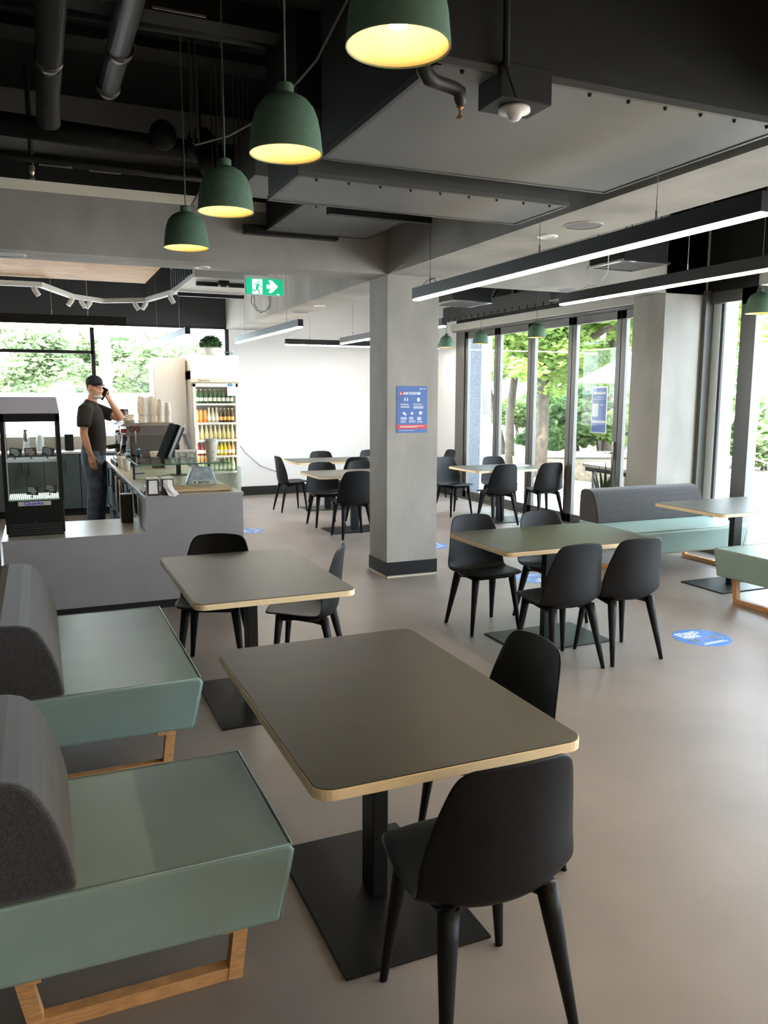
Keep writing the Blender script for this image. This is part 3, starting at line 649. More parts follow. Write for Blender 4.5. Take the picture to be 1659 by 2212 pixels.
MB().lathe([(0, 0), (.019, 0), (.019, .001), (0, .001)], seg=24, mtx=Matrix.Translation((-.114, -.0014, .146)) @ Matrix.Rotation(PI/2, 4, 'X')).build('badge', M_red, t)
cr = [(-.114+dx*a, .146+dz*a) for dx, dz, a in [(0, 1, .014), (.25, .25, .014), (1, 0, .014), (.25, -.25, .014), (0, -1, .014), (-.25, -.25, .014), (-1, 0, .014), (-.25, .25, .014)]]
MB().prism(cr, 'y', -.0034, -.0026).build('cross', mat('cream_print', (.85, .75, .5), .5), t)
text('PHYSICAL DISTANCING', .0125, (-.115, -.0022, .043), RX, M_print, t, sx=.60, bold=.0006)
text('WEAR A FACE COVERING', .0125, (.012, -.0022, .043), RX, M_print, t, sx=.60, bold=.0006)
ic = MB()
for x, z, rx, rz in [(-.072, .092, .006, .018), (-.047, .092, .006, .018), (.065, .090, .016, .020), (.087, -.032, .017, .017), (-.082, -.034, .014, .011), (-.066, -.046, .010, .009), (-.001, -.036, .012, .014)]:
    ic.lathe([(0, 0), (1, 0), (1, .001), (0, .001)], seg=16, mtx=Matrix.Translation((x, -.0014, z)) @ Matrix.Diagonal((rx, 1, rz, 1)) @ Matrix.Rotation(PI/2, 4, 'X'))
ic.build('icons', M_print, t)
pl = MB()
for x, wd, zs in [(-.115, .09, (.028, .018)), (.012, .104, (.028, .018, .009)), (-.115, .062, (-.077, -.090)), (-.03, .045, (-.077, -.090)), (.053, .042, (-.077, -.088, -.099))]:
    for z in zs: pl.box(x, x+wd, -.0022, -.0014, z, z+(.0045 if z > 0 else .007))
for x, wd, zs in [(-.115, .055, (-.103, -.111, -.120)), (-.03, .065, (-.103, -.111, -.120)), (.053, .056, (-.112, -.120))]:
    for z in zs: pl.box(x, x+wd, -.0022, -.0014, z, z+.003)
pl.box(-.12, .12, -.003, -.002, -.154, -.150).box(-.12, .05, -.003, -.002, -.163, -.159).box(-.13, .03, -.0022, -.0014, -.193, -.190).box(.080, .092, -.0022, -.0014, .180, .194).box(.10, .14, -.0022, -.0014, .186, .19)
pl.build('small_print', M_print, t)
# posters on the glass door leaf
t = thing('door_poster', 'blue poster with a white panel stuck on the folding glass door', 'poster', (XW+.062, 8.30, 1.575))
MB().box(-.001, .001, -.15, .15, -.20, .235).build('sheet', M_cardw, t)
M_pblue = mat('backlit_blue', (.20, .33, .75), .5, transl=.3)
MB().box(-.004, .004, -.135, .135, -.19, .215).build('blue_panel', M_pblue, t)
MB().box(-.006, .006, -.12, .115, .135, .165).build('heading', M_print, t)
MB().box(-.006, .006, .01, .125, -.145, .02).build('white_panel', M_print, t)
MB().box(-.005, .005, -.11, .05, .098, .108).box(-.005, .005, -.11, .12, .072, .08).box(-.005, .005, -.10, -.03, 0, .012).build('small_print', mat('pale_blue_print', (.55, .68, .9), .5), t)
t = thing('door_notice', 'small blue notice below the larger poster on the glass door', 'notice', (XW+.062, 8.30, 1.30))
MB().box(-.001, .001, -.15, .15, -.075, .07).build('sheet', M_cardw, t)
MB().box(-.004, .004, -.135, .135, -.062, .055).build('blue_panel', M_pblue, t)
t = thing('paper_notice', 'white paper notice on the first folding door leaf', 'notice', (XW+.062, 11.09, 1.55))
MB().box(-.001, .001, -.11, .11, -.16, .16).build('sheet', M_print, t)
t = thing('door_sticker', 'small red and white sticker near the door handle', 'sticker', (XW+.062, 7.86, 1.15))
MB().lathe([(0, 0), (.03, 0), (.03, .002), (0, .002)], seg=20, mtx=Matrix.Rotation(-PI/2, 4, 'Y')).build('disc', M_print, t)
MB().box(-.004, .004, -.02, .02, .0, .02).build('red_mark', M_red, t)
tag(MB().tube([(2.99, YF-.02, 1.02), (3.2, YF-.03, .72), (3.45, YF-.03, .5), (3.75, YF-.03, .38)], .005, 6).build('trailing_cable', mat('cable_dark', (.08, .08, .08), .6), smooth=True), 'dark power cord drooping across the white wall beside the fridge', 'cord')
t = thing('power_socket', 'white wall socket at the end of the drooping cord', 'socket', (3.80, YF, .37))
MB().box(-.06, .06, -.012, 0, -.04, .04).build('plate', M_cardw, t, bevel=.003)

# ------------------------------------------------------------------ counter
t = thing('service_counter', 'grey counter carcass with a low step at its left end', 'counter', (0, 0, 0))
MB().prism([(-.285, .07), (1.512, .07), (1.512, .886), (.745, .886), (.745, .605), (-.285, .605)], 'y', 6.45, 6.50).box(.745, 1.512, 6.447, 6.4495, .886, .9105).box(-.285, .745, 6.447, 6.4495, .605, .6225).build('front_panel', M_counter, t)
MB().box(1.488, 1.512, 6.5, 10.95, .07, .886).build('end_panel', M_counter, t)
MB().box(.745, .765, 6.5, 7.22, .07, .886).build('side_panel', mat('counter_side', (.22, .20, .17), .5), t)
MB().box(-.285, 1.50, 6.47, 6.5, 0, .07).box(1.46, 1.49, 6.5, 10.9, 0, .07).build('toe_kick', M_black, t)
MB().box(-.285, .745, 7.24, 7.28, 0, .605).build('rear_panel', M_counter, t)
tag(MB().box(.735, 1.52, 6.45, 10.97, .887, .911).build('worktop', M_ctop, bevel=.003), 'long cream worktop of the high counter', 'worktop')
tag(MB().box(-.29, .744, 6.45, 7.29, .606, .623).build('worktop', M_ctop, bevel=.002), 'low cream shelf top at the left end of the counter, holding the display fridge', 'worktop')
for i in range(6):
    y0 = 7.26+i*.60
    t = thing('counter_cabinet', ['teal cabinet under the counter with a black bar handle, nearest the dark canister', 'teal cabinet under the counter, second back from the dark canister', 'teal cabinet under the counter, third back, beside the hanging cloth', 'teal cabinet under the counter level with the coffee machine', 'teal cabinet under the counter behind the man', 'teal cabinet at the far end of the counter run'][i], 'cabinet', (.80, y0, 0), 0, 'teal cabinets under the counter')
    MB().box(.02, .60, 0, .595, .10, .885).build('body', M_teal, t)
    MB().box(0, .02, .004, .591, .36, .88).build('door', M_teal, t, bevel=.002)
    MB().box(0, .02, .004, .591, .11, .355).build('drawer', M_teal, t, bevel=.002)
    dr = [c for c in t.children if c.name.startswith('door')][0]; dw = [c for c in t.children if c.name.startswith('drawer')][0]
    MB().tube([(0, .09, .58), (-.03, .09, .58), (-.03, .09, .80), (0, .09, .80)], .007, 6).build('handle', M_steel, dr)
    MB().tube([(0, .2, .31), (-.03, .2, .31), (-.03, .4, .31), (0, .4, .31)], .007, 6).build('handle', M_steel, dw)
    MB().box(.06, .6, 0, .595, 0, .10).build('toe_kick', M_black, t)
for k, (y, z0, z1, lab) in enumerate([(8.55, .42, .83, 'beige cloth hanging from a rail at the counter cabinets, nearer the viewer'), (8.95, .46, .84, 'second beige cloth hanging on the counter rail, nearer the man')]):
    t = thing('tea_towel', lab, 'towel', (.752, y, 0))
    m = MB(); rows = []
    for j in range(9):
        z = z1-(z1-z0)*j/8
        rows.append([m.bm.verts.new((-.012*math.sin(i*1.7+j*.3)-.01, -.09+.03*i*(1-.02*j), z)) for i in range(7)])
    for a, b in zip(rows, rows[1:]):
        for i in range(6): m.bm.faces.new((a[i], a[i+1], b[i+1], b[i]))
    m.build('cloth', mat('beige_cloth', (.35, .30, .26), .9), t, smooth=True, solid=.006)
    MB().tube([(.03, -.12, z1+.008), (-.012, -.12, z1+.008), (-.012, .12, z1+.008), (.03, .12, z1+.008)], .005, 6).build('rail', M_chrome, t)

# back bench under the kitchen window
for i in range(6):
    x0 = -1.36+i*.47
    t = thing('back_cabinet', ['teal base cabinet far left behind the display fridge', 'teal base cabinet seen through the left of the display fridge', 'teal base cabinet seen through the middle of the display fridge', 'teal base cabinet just right of the display fridge, left of the man', 'teal base cabinet behind the legs of the man', 'teal base cabinet behind the end of the coffee machine'][i], 'cabinet', (x0, 12.0, 0), 0, 'teal base cabinets under the kitchen window')
    MB().box(0, .465, .02, .62, .10, .875).build('body', M_teal, t)
    for s in (0, 1):
        d = MB().box(.003+s*.232, .230+s*.232, 0, .02, .11, .87).build('door', M_teal, t, bevel=.002)
        x = .19 if s == 0 else .275
        MB().tube([(x, 0, .60), (x, -.03, .60), (x, -.03, .80), (x, 0, .80)], .007, 6).build('handle', M_steel, d)
    MB().box(0, .465, .06, .62, 0, .10).build('toe_kick', M_black, t)
tag(MB().box(-1.7, 1.47, 11.97, 12.64, .876, .905).build('worktop', mat('back_worktop', (.55, .52, .48), .35), bevel=.003), 'pale worktop along the kitchen window wall', 'worktop')
sbox('trim_7', M_beige, -3.85, 1.47, 12.64, 13.40, .0, 1.085, 'beige splashback ledge below the kitchen window', 'splashback')
tag(MB().box(-1.7, -1.37, 12.0, 12.63, 0, .875).build('side_cabinet', M_teal), 'plain teal end panel of the window bench, far left', 'cabinet')
for x, y, r, h, lab, c in [(-.16, 12.3, .045, .30, 'steel jug on the window bench behind the display fridge', M_chrome), (.02, 12.35, .05, .22, 'white container on the window bench behind the display fridge', M_cardw)]:
    o = MB().lathe([(0, 0), (r, 0), (r*1.05, h*.7), (r*.7, h*.9), (r*.7, h), (0, h)], seg=16).build('container', c, loc=(x, y, .905), smooth=True); tag(o, lab, 'container')
tag(MB().box(-.06, .06, -.1, .1, 0, .23).build('black_box', M_steel, loc=(.40, 12.35, .905), bevel=.01), 'small black appliance on the window bench behind the man', 'appliance')

# ------------------------------------------------------------------ countertop display fridge
t = thing('display_fridge', 'black countertop glass display fridge with grey cap and blue lettered strip', 'display fridge', (-.052, 6.82, .623))
hx, hy = .208, .20
MB().box(-hx, hx, -hy, hy, .02, .275).build('base', M_steel, t, bevel=.006)
for x in (-hx, hx-.028):
    for y in (-hy, hy-.028): MB().box(x, x+.028, y, y+.028, .27, .93).build('corner_post', M_steel, t)
MB().box(-hx, hx, -hy, hy, .87, .93).build('head_rail', M_steel, t, bevel=.003)
MB().prism([(-hx-.004, .93), (hx+.004, .93), (hx-.014, 1.055), (-hx+.014, 1.055)], 'y', -hy, hy).build('canopy', mat('fridge_cap', (.52, .47, .48), .5), t, bevel=.006)
MB().box(-.045, .02, -hy-.002, -hy+.002, .985, 1.0).build('canopy_mark', mat('cap_mark', (.55, .48, .45), .5), t)
for nm, a in (('front_pane', (-hx+.02, hx-.02, -hy+.008, -hy+.012, .27, .88)), ('rear_pane', (-hx+.02, hx-.02, hy-.012, hy-.008, .27, .88)), ('side_pane', (-hx+.008, -hx+.012, -hy+.02, hy-.02, .27, .88)), ('side_pane', (hx-.012, hx-.008, -hy+.02, hy-.02, .27, .88))):
    MB().box(*a).build(nm, glass('fridge_glass', (.93, .95, .94), .6), t)
MB().box(-hx+.028, -hx+.036, -hy+.028, -hy+.045, .28, .87).box(hx-.036, hx-.028, -hy+.028, -hy+.045, .28, .87).build('inner_seal', mat('seal_cream', (.6, .6, .52), .5), t)
m = MB()
for i in range(20): m.box(-hx+.03, hx-.03, -hy+.03+i*.017, -hy+.034+i*.017, .574, .578)
m.box(-hx+.02, hx-.02, -hy+.022, -hy+.03, .565, .588)
m.build('shelf', M_cardw, t)
m = MB()
for i in range(26): m.tube([(-hx+.035+i*.0138, -hy+.025, .285), (-hx+.035+i*.0138, hy-.03, .285)], .005, 6)
m.build('base_rack', mat('rack_glow', (.75, .8, .7), .4, emis=(.8, 1, .75), estr=.35), t)  # rack wires given a faint glow of their own
MB().box(-.115, .115, -hy-.003, -hy, .235, .268).build('name_strip', mat('strip_silver', (.55, .5, .47), .35), t)
text('Quirks', .034, (-.075, -hy-.0035, .241), RX, mat('quirks_blue', (.02, .05, .45), .4), t, sx=1.45, bold=.0008)
m = MB()
for i in range(5): m.box(-hx+.02, hx-.02, -hy-.003, -hy, .02+i*.017, .028+i*.017)
m.build('vent_slats', mat('vent_black', (.03, .03, .03), .4), t)
MB().box(-hx+.01, hx-.01, -hy+.01, hy-.01, 0, .02).build('foot_plate', M_black, t)
MB().lathe([(0, 0), (.006, 0), (.006, .004), (0, .004)], seg=10, mtx=Matrix.Translation((0, -hy-.001, .11)) @ Matrix.Rotation(PI/2, 4, 'X')).build('badge', M_chrome, t)
def card(x, z, tilt, col, lab):
    t = thing('price_card', lab, 'price card', (x, 6.69, z), 0, 'chalk price cards in the display fridge')
    o = MB().box(-.043, .043, -.0015, .0015, .018, .083).build('card', col, t); o.rotation_euler = (R(-10), R(tilt), 0)
    m = MB()
    for i, (a, b) in enumerate([(-.034, .012), (-.034, .02), (-.034, .028), (-.01, .02)]): m.box(a, b, -.0024, -.0012, .068-i*.013, .073-i*.013)
    p = m.build('chalk_lines', M_print, o)
    MB().box(-.009, .009, -.008, .008, 0, .006).box(-.003, .003, -.002, .002, .005, .022).build('clip_stand', M_steel, t)
z1, z2 = .623+.588, .623+.291
M_slate = mat('slate_card', (.03, .028, .025), .6)
card(-.172, z1, 9, M_slate, 'tilted slate price card at the left of the fridge upper shelf')
card(-.057, z1, -3, mat('maroon_card', (.10, .02, .02), .6), 'maroon price card in the middle of the fridge upper shelf')
card(.056, z1, 10, mat('navy_card', (.02, .025, .05), .6), 'dark blue tilted price card at the right of the fridge upper shelf')
card(-.068, z2, 6, M_slate, 'slate price card at the middle of the fridge floor, over the strip')
card(.058, z2+.012, 10, M_slate, 'slate price card at the right of the fridge floor, over the strip')

# ------------------------------------------------------------------ things on the counter
o = MB().prism(rrect(.05, .045, .02), 'z', 0, .235).build('canister', mat('brown_canister', (.035, .028, .022), .5), loc=(.655, 7.06, .623), bevel=.004)
tag(o, 'dark brown square canister on the low counter shelf', 'canister')
MB().prism(rrect(.052, .047, .021), 'z', .235, .245).build('rim', mat('canister_rim', (.22, .20, .15), .4), o)
t = thing('tongs', 'black handled tools hanging at the counter corner beside the canister', 'tongs', (.738, 6.86, .70))
for y in (-.05, .04): MB().tube([(-.005, y, .18), (-.03, y, .185), (-.03, y-.01, .10), (-.025, y-.015, .02)], [.006, .009, .009, .005], 8).build('handle', M_steel, t)
MB().tube([(-.02, -.09, .18), (-.02, .09, .18)], .005, 6).build('rail', M_chrome, t)
t = thing('cutting_board', 'wide pale timber board lying on the front of the counter', 'board', (1.10, 6.72, .912))
MB().box(-.35, .36, -.145, .15, .006, .026).build('board', M_board, t, bevel=.003)
MB().box(-.3, .34, -.13, .13, 0, .006).build('feet', M_timber, t)
def napkin(x, lab, loose=False):
    t = thing('napkin_dispenser', lab, 'napkin dispenser', (x, 6.50, .912), 0, 'napkin dispensers on the counter front')
    MB().box(-.046, .046, -.04, .04, 0, .135).build('case', mat('dispenser_black', (.02, .018, .018), .35), t, bevel=.003)
    MB().box(-.046, .046, -.042, .04, .128, .14).build('lid', mat('dispenser_cream', (.62, .6, .48), .4), t, bevel=.002)
    m = MB()
    if not loose: m.prism([(-.034, .014), (.034, .014), (.031, .118), (-.031, .118)], 'y', -.045, -.04)
    else:
        rows = []
        for pts in ([(-.034, -.043, .12), (0, -.046, .122), (.036, -.043, .12)], [(-.036, -.045, .07), (.0, -.056, .066), (.038, -.046, .07)], [(-.02, -.05, .045), (.02, -.065, .035), (.05, -.05, .042)], [(.0, -.07, -.002), (.045, -.072, -.012), (.085, -.06, .006)]):
            rows.append([m.bm.verts.new(q) for q in pts])
        for a, b in zip(rows, rows[1:]):
            for i in range(2): m.bm.faces.new((a[i], a[i+1], b[i+1], b[i]))
    m.build('napkin', M_paper, t, solid=.0015 if loose else 0)
napkin(.805, 'left napkin dispenser on the counter, napkins tucked in')
napkin(.918, 'right napkin dispenser on the counter with a napkin hanging out', True)
o = MB().prism([(-.085, .0), (.085, 0), (.095, .03), (.06, .055), (-.02, .05), (-.085, .02)], 'y', -.05, .05).build('card_terminal', mat('terminal_grey', (.13, .14, .16), .4), loc=(.89, 6.98, .912), bevel=.008)
tag(o, 'grey card terminal behind the napkin dispensers', 'card terminal')
MB().box(-.06, .02, -.04, .04, .052, .056).build('screen', M_steel, o)
# glass guard
t = thing('glass_guard', 'low glass food guard with a glass shelf on the counter', 'glass guard', (0, 0, 0))
MB().box(.74, 1.515, 6.9, 7.8, 1.112, 1.120).build('top_pane', M_glassg, t)
MB().box(1.507, 1.515, 6.5, 7.8, .912, 1.111).build('side_pane', M_glassg, t)
MB().box(.80, 1.505, 7.785, 7.793, .912, 1.111).build('rear_pane', M_glassg, t)
MB().box(.738, 1.516, 6.894, 6.9, 1.110, 1.121).box(.736, .742, 6.9, 7.8, 1.110, 1.121).build('polished_edge', mat('glass_edge', (.05, .13, .09), .2), t)
for x in (.80, 1.49): MB().tube([(x, 7.75, .912), (x, 7.75, 1.112)], .01, 8).build('clamp_post', M_steel, t)
# takeaway cups
def cup(name, label, loc, r, h, lid=True, group=None):
    t = thing(name, label, 'cup', loc, 0, group)
    MB().lathe([(0, 0), (r*.68, 0), (r*.97, h), (r, h+.003), (r*.93, h), (r*.66, .004), (0, .004)], seg=22).build('body', M_cup, t, smooth=True)
    if lid: MB().lathe([(r*1.04, h-.006), (r*1.06, h+.004), (r*.95, h+.008), (r*.9, h+.02), (0, h+.02)], seg=22).build('lid', M_cardw, t, smooth=True)
    return t
t = cup('takeaway_cup', 'tall lidded paper cup standing on the glass shelf before the drinks fridge', (1.385, 7.05, 1.121), .058, .175)
MB().box(-.006, .006, -.05, -.047, .03, .036).box(-.006, .006, -.056, -.053, .08, .086).build('printed_mark', M_steel, t)
cup('paper_cup', 'plain paper cup at the counter edge by the coffee machine, nearer the viewer', (.83, 8.72, .912), .043, .125, False, 'plain paper cups at the counter edge')
cup('paper_cup', 'plain paper cup at the counter edge, just behind its twin by the man', (.80, 9.0, .912), .043, .125, False, 'plain paper cups at the counter edge')
tag(MB().tube([(0, 0, .006), (.10, .03, .006)], .006, 8).build('pen', mat('blue_pen', (.08, .07, .3), .4), loc=(.86, 8.28, .912)), 'blue pen lying on the worktop before the coffee machine', 'pen')
# coffee bag
t = thing('coffee_bag', 'grey patterned bag lettered BATCH behind the timber board', 'bag', (1.29, 7.05, .912))
m = MB(); m.prism([(-.12, 0), (.12, 0), (.135, .02), (.105, .10), (.075, .165), (-.075, .165), (-.11, .10), (-.135, .03)], 'y', -.045, .045)
m.build('bag', mat('bag_grey', (.36, .38, .42), .4, var=.3, vscale=18), t, bevel=.015, seg=3)
MB().box(-.09, .10, -.0475, -.045, .015, .05).build('label', mat('bag_label', (.55, .52, .46), .5), t)
text('BATCH', .03, (-.035, -.048, .022), RX, M_steel, t, sx=.95, bold=.0008)
MB().box(-.07, -.058, -.048, -.046, .026, .042).build('logo', M_steel, t)
t = thing('patterned_box', 'small cream box with a dark pattern beside the tall cup', 'box', (1.25, 7.55, 1.121))
MB().box(-.085, .085, -.05, .05, 0, .055).build('body', mat('pattern_box', (.12, .11, .10), .6, col2=(.62, .56, .46), vscale=28, detail=2), t)
MB().box(-.095, .095, -.055, .055, .055, .07).build('lid', M_cup, t, bevel=.003)
# point of sale screen
t = thing('till_screen', 'tilted touch screen till on a black post behind the glass', 'till', (1.255, 8.06, .912), R(8))
MB().lathe([(0, 0), (.085, 0), (.085, .008), (.02, .012), (0, .012)], seg=24).build('base', M_steel, t)
MB().tube([(0, 0, .008), (0, 0, .24)], .024, 14).tube([(0, 0, .2), (.0, 0, .30), (-.03, 0, .33)], .018, 10).build('post', M_steel, t, smooth=True)
Tm = Matrix.Translation((-.075, 0, .325)) @ Matrix.Rotation(R(24), 4, 'Y')
MB().box(-.045, -.012, -.16, .10, -.175, .175, Tm).build('screen_back', mat('screen_dark', (.006, .008, .007), .9, spec=.04), t, bevel=.004)
MB().box(-.012, .016, -.16, .10, -.175, .175, Tm).build('bezel', mat('bezel_silver', (.42, .42, .40), .4), t, bevel=.003)
MB().box(.016, .040, -.15, .09, -.16, .17, Tm).build('rear_case', M_steel, t, bevel=.004)
t = thing('customer_display', 'slim grey customer display leaning behind the till', 'display', (1.37, 8.14, .912), R(8))
MB().box(-.012, .012, -.05, .05, 0, .40, Matrix.Translation((.10, 0, .03)) @ Matrix.Rotation(R(-20), 4, 'Y')).build('panel', mat('display_grey', (.30, .28, .27), .4), t, bevel=.004)
MB().box(.04, .16, -.05, .05, 0, .03).build('foot', M_steel, t, bevel=.004)
tag(MB().tube([(.93, 7.6, .915), (1.0, 7.75, .93), (1.12, 7.9, .93), (1.17, 8.0, .922)], .004, 6).build('till_cable', M_steel), 'thin dark cable running to the till base', 'cable')
# coffee machine
t = thing('coffee_machine', 'grey two group coffee machine seen from its end on the counter', 'coffee machine', (1.15, 9.25, .912))
M_mach = mat('machine_grey', (.17, .155, .14), .35, metal=.3)
MB().box(-.20, .26, 0, .75, .04, .33).build('body', mat('machine_dark', (.10, .09, .08), .4), t, bevel=.004)
MB().prism([(-.26, .33), (.25, .33), (.22, .44), (-.26, .44)], 'y', -.01, .76).build('hood', M_mach, t, bevel=.004)
MB().prism([(-.33, .44), (.27, .44), (.25, .475), (-.27, .475)], 'y', -.02, .78).build('cup_tray', mat('machine_top', (.30, .27, .23), .35, metal=.3), t, bevel=.003)
MB().box(-.38, .26, .02, .74, 0, .04).build('drip_tray', M_steel, t, bevel=.003)
MB().box(-.225, -.195, 0, .02, .04, .44).build('end_trim', mat('trim_brown', (.07, .04, .03), .4), t)
for y in (.22, .52):
    g = MB().lathe([(0, .22), (.035, .22), (.035, .26), (.05, .27), (.05, .33), (0, .33)], (-.28, y, 0), 16).build('group_head', M_chrome, t, smooth=False)
    MB().lathe([(0, .175), (.03, .18), (.036, .215), (.036, .222), (0, .222)], (-.28, y, 0), 16).tube([(-.31, y, .205), (-.44, y, .19)], .013, 8).build('portafilter', M_steel, g)
MB().tube([(-.24, .08, .36), (-.30, .06, .33), (-.32, .05, .20), (-.33, .05, .12)], .006, 8).tube([(-.24, .70, .36), (-.30, .72, .33), (-.32, .72, .12)], .006, 8).build('steam_wand', M_chrome, t, smooth=True)
MB().lathe([(0, 0), (.022, .0), (.022, .05), (0, .05)], seg=12, mtx=Matrix.Translation((-.26, .06, .385)) @ Matrix.Rotation(-PI/2, 4, 'Y')).build('steam_knob', M_red, t)
MB().box(-.30, -.10, .0, .30, .04, .13).build('scale_box', mat('scale_silver', (.5, .49, .46), .3, metal=.5), t, bevel=.004)
MB().box(-.27, -.15, -.003, 0, .055, .11).build('control_panel', M_steel, t)
MB().box(-.13, .02, -.004, 0, .17, .172).build('panel_seam', M_steel, t)
t = thing('scissors', 'red handled scissors hanging on the end of the coffee machine', 'scissors', (.985, 9.225, 1.27))
for s in (-1, 1):
    MB().tube([(s*.005+s*.022*(1-math.cos(a)), 0, .02+.032*math.sin(a)+.03) for a in [i*PI/6 for i in range(13)]], .006, 6).build('handle_ring', mat('scissor_red', (.16, .03, .02), .4), t, smooth=True)
MB().box(-.008, .008, -.002, .002, -.10, .03).build('blades', M_chrome, t)
for x, y, lab in [(.885, 9.05, 'clear plastic water bottle left of the coffee machine, nearer the cups'), (1.0, 9.13, 'clear plastic water bottle against the end of the coffee machine')]:
    t = thing('water_bottle', lab, 'bottle', (x, y, .912), 0, 'clear water bottles by the coffee machine')
    MB().lathe([(0, 0), (.036, 0), (.038, .02), (.036, .09), (.034, .13), (.015, .17), (.015, .185), (0, .185)], seg=16).build('body', glass('bottle_clear', (.72, .86, .95), 1.0), t, smooth=True)
    MB().lathe([(0, .185), (.017, .185), (.017, .20), (0, .20)], seg=12).build('cap', mat('bottle_cap_blue', (.25, .45, .7), .4), t)
t = thing('milk_jug', 'shiny steel milk jug under the coffee machine steam wand', 'jug', (.84, 9.42, .952))
MB().lathe([(0, 0), (.045, 0), (.048, .03), (.038, .09), (.042, .115), (.036, .11), (.036, .03), (0, .01)], seg=18).build('body', M_chrome, t, smooth=True)
MB().tube([(-.04, 0, .09), (-.08, 0, .08), (-.075, 0, .03), (-.045, 0, .025)], .006, 8).build('handle', M_chrome, t)
t = thing('coffee_grinder', 'black coffee grinder with a dark hopper behind the coffee machine', 'grinder', (1.0, 10.78, .912))
MB().box(-.10, .10, -.1, .12, 0, .34).build('body', M_steel, t, bevel=.01)
MB().lathe([(0, .34), (.05, .34), (.075, .50), (.078, .60), (0, .60)], seg=18).build('hopper', mat('hopper_smoke', (.035, .04, .04), .2), t, smooth=True)
MB().tube([(.05, -.08, .33), (.1, -.1, .42), (.12, -.1, .3)], .008, 8).build('cable', M_steel, t)
# cups and stacks on top of the machine
CT = .912+.475
for k, (x, y) in enumerate([(1.09, 9.30), (1.18, 9.32), (1.27, 9.30), (1.09, 9.55), (1.175, 9.58), (1.26, 9.56), (1.355, 9.33), (1.345, 9.58)]):
    h = (.21, .225, .19, .23, .21, .20, .15, .17)[k]
    t = thing('cup_stack', ['stack of paper cups on the coffee machine, leftmost in front', 'tallest front stack of paper cups on the coffee machine', 'third front stack of paper cups on the coffee machine', 'stack of paper cups in the rear row, behind the leftmost', 'stack of paper cups in the rear row, second', 'stack of paper cups in the rear row, third', 'low stack of paper cups at the right end of the coffee machine', 'low rear stack of paper cups at the right end of the coffee machine'][k], 'cup stack', (x, y, CT), 0, 'paper cup stacks on the coffee machine')
    prof = [(0, 0), (.04, 0), (.041, .006)]
    n = int((h-.09)/.012)
    prof += [(.0285, .09)] ; 
    MB().lathe([(.038, 0), (.041, .003), (.041, .008), (.037, .01), (.028, .095), (0, .095)], seg=20).build('bottom_cup', M_cup, t, smooth=False)
    m = MB()
    pr = [(.03, .08)]
    for i in range(n): pr += [(.0395-.0001*i, .085+i*.012), (.0395, .089+i*.012), (.037, .091+i*.012)]
    pr += [(.027, .091+n*.012+.07), (0, .091+n*.012+.07)]
    m.lathe(pr, seg=20).build('nested_cups', M_cup, t)
t = thing('saucer_stack', 'stack of cream saucers at the left of the coffee machine top', 'saucers', (.935, 9.33, CT), 0)
MB().lathe([(0, 0), (.05, 0), (.075, .012), (.05, .012), (.075, .024), (.05, .024), (.075, .036), (.05, .03), (0, .03)], seg=22).build('saucers', M_cup, t)
t = thing('coffee_cup', 'cream coffee cup on the saucers on the coffee machine', 'cup', (.955, 9.34, CT+.037))
MB().lathe([(0, 0), (.022, 0), (.038, .03), (.040, .055), (.037, .055), (.034, .03), (0, .006)], seg=20).build('body', M_cup, t, smooth=True)
MB().tube([(-.038, 0, .045), (-.06, 0, .04), (-.055, 0, .018), (-.033, 0, .015)], .005, 8).build('handle', M_cup, t)
# bowls stack
t = thing('bowl_stack', 'stack of dark green bowls with a cream lid behind the glass', 'bowl stack', (1.17, 8.95, .912))
for i in range(4): MB().lathe([(0, i*.028), (.058, i*.028), (.064, i*.028+.025), (0, i*.028+.025)], seg=22).build('bowl', mat('olive_bowl', (.05, .05, .03), .4), t)
MB().lathe([(0, .112), (.062, .112), (.074, .165), (.076, .175), (0, .175)], seg=22).build('lid_bowl', M_cup, t)
t = thing('container_stack', 'stack of flat pale takeaway boxes right of the green bowls', 'boxes', (1.31, 8.93, .912))
for i in range(5): MB().prism(rrect(.075, .06, .02), 'z', i*.02, i*.02+.017).build('box', M_cup, t)

# ------------------------------------------------------------------ upright drinks fridge with bottles, white cabinet, plant
t = thing('drinks_fridge', 'tall white glass door drinks fridge with a lit header', 'fridge', (2.30, 11.30, 0))
M_fr = mat('fridge_white', (.82, .82, .80), .35)
hx, D = .335, .70
MB().box(-hx, -hx+.03, .02, D, .08, 2.02).box(hx-.03, hx, .02, D, .08, 2.02).box(-hx, hx, D-.03, D, .08, 2.02).box(-hx, hx, .02, D, .08, .30).build('cabinet', M_fr, t)
MB().box(-hx, hx, 0, D, 1.90, 2.235).build('header_box', M_fr, t, bevel=.006)
MB().box(-hx+.01, hx-.01, -.006, 0, 1.925, 2.225).build('header_panel', mat('header_lit', (.9, .9, .88), .4, emis=(1, .98, .93), estr=1.6), t)
MB().box(-hx, hx, -.012, 0, 1.868, 1.918).build('name_strip', mat('strip_cream', (.75, .72, .6), .4), t)
text('Quirks', .045, (-.24, -.0135, 1.878), RX, M_steel, t, sx=1.3)
MB().box(-hx, hx, -.014, 0, 1.855, 1.866).build('shadow_gap', mat('gap_grey', (.35, .3, .2), .5), t)
MB().box(-hx+.02, -hx+.06, -.02, .02, .30, 1.85).box(hx-.06, hx-.02, -.02, .02, .30, 1.85).box(-hx+.02, hx-.02, -.02, .02, 1.80, 1.85).box(-hx+.02, hx-.02, -.02, .02, .28, .33).build('door', M_fr, t, bevel=.004)
dr = [c for c in t.children if c.name.startswith('door')][0]
MB().box(-hx+.05, hx-.05, -.004, .002, .32, 1.81).build('door_pane', glass('drink_glass', (.99, 1, .99), .35), dr)
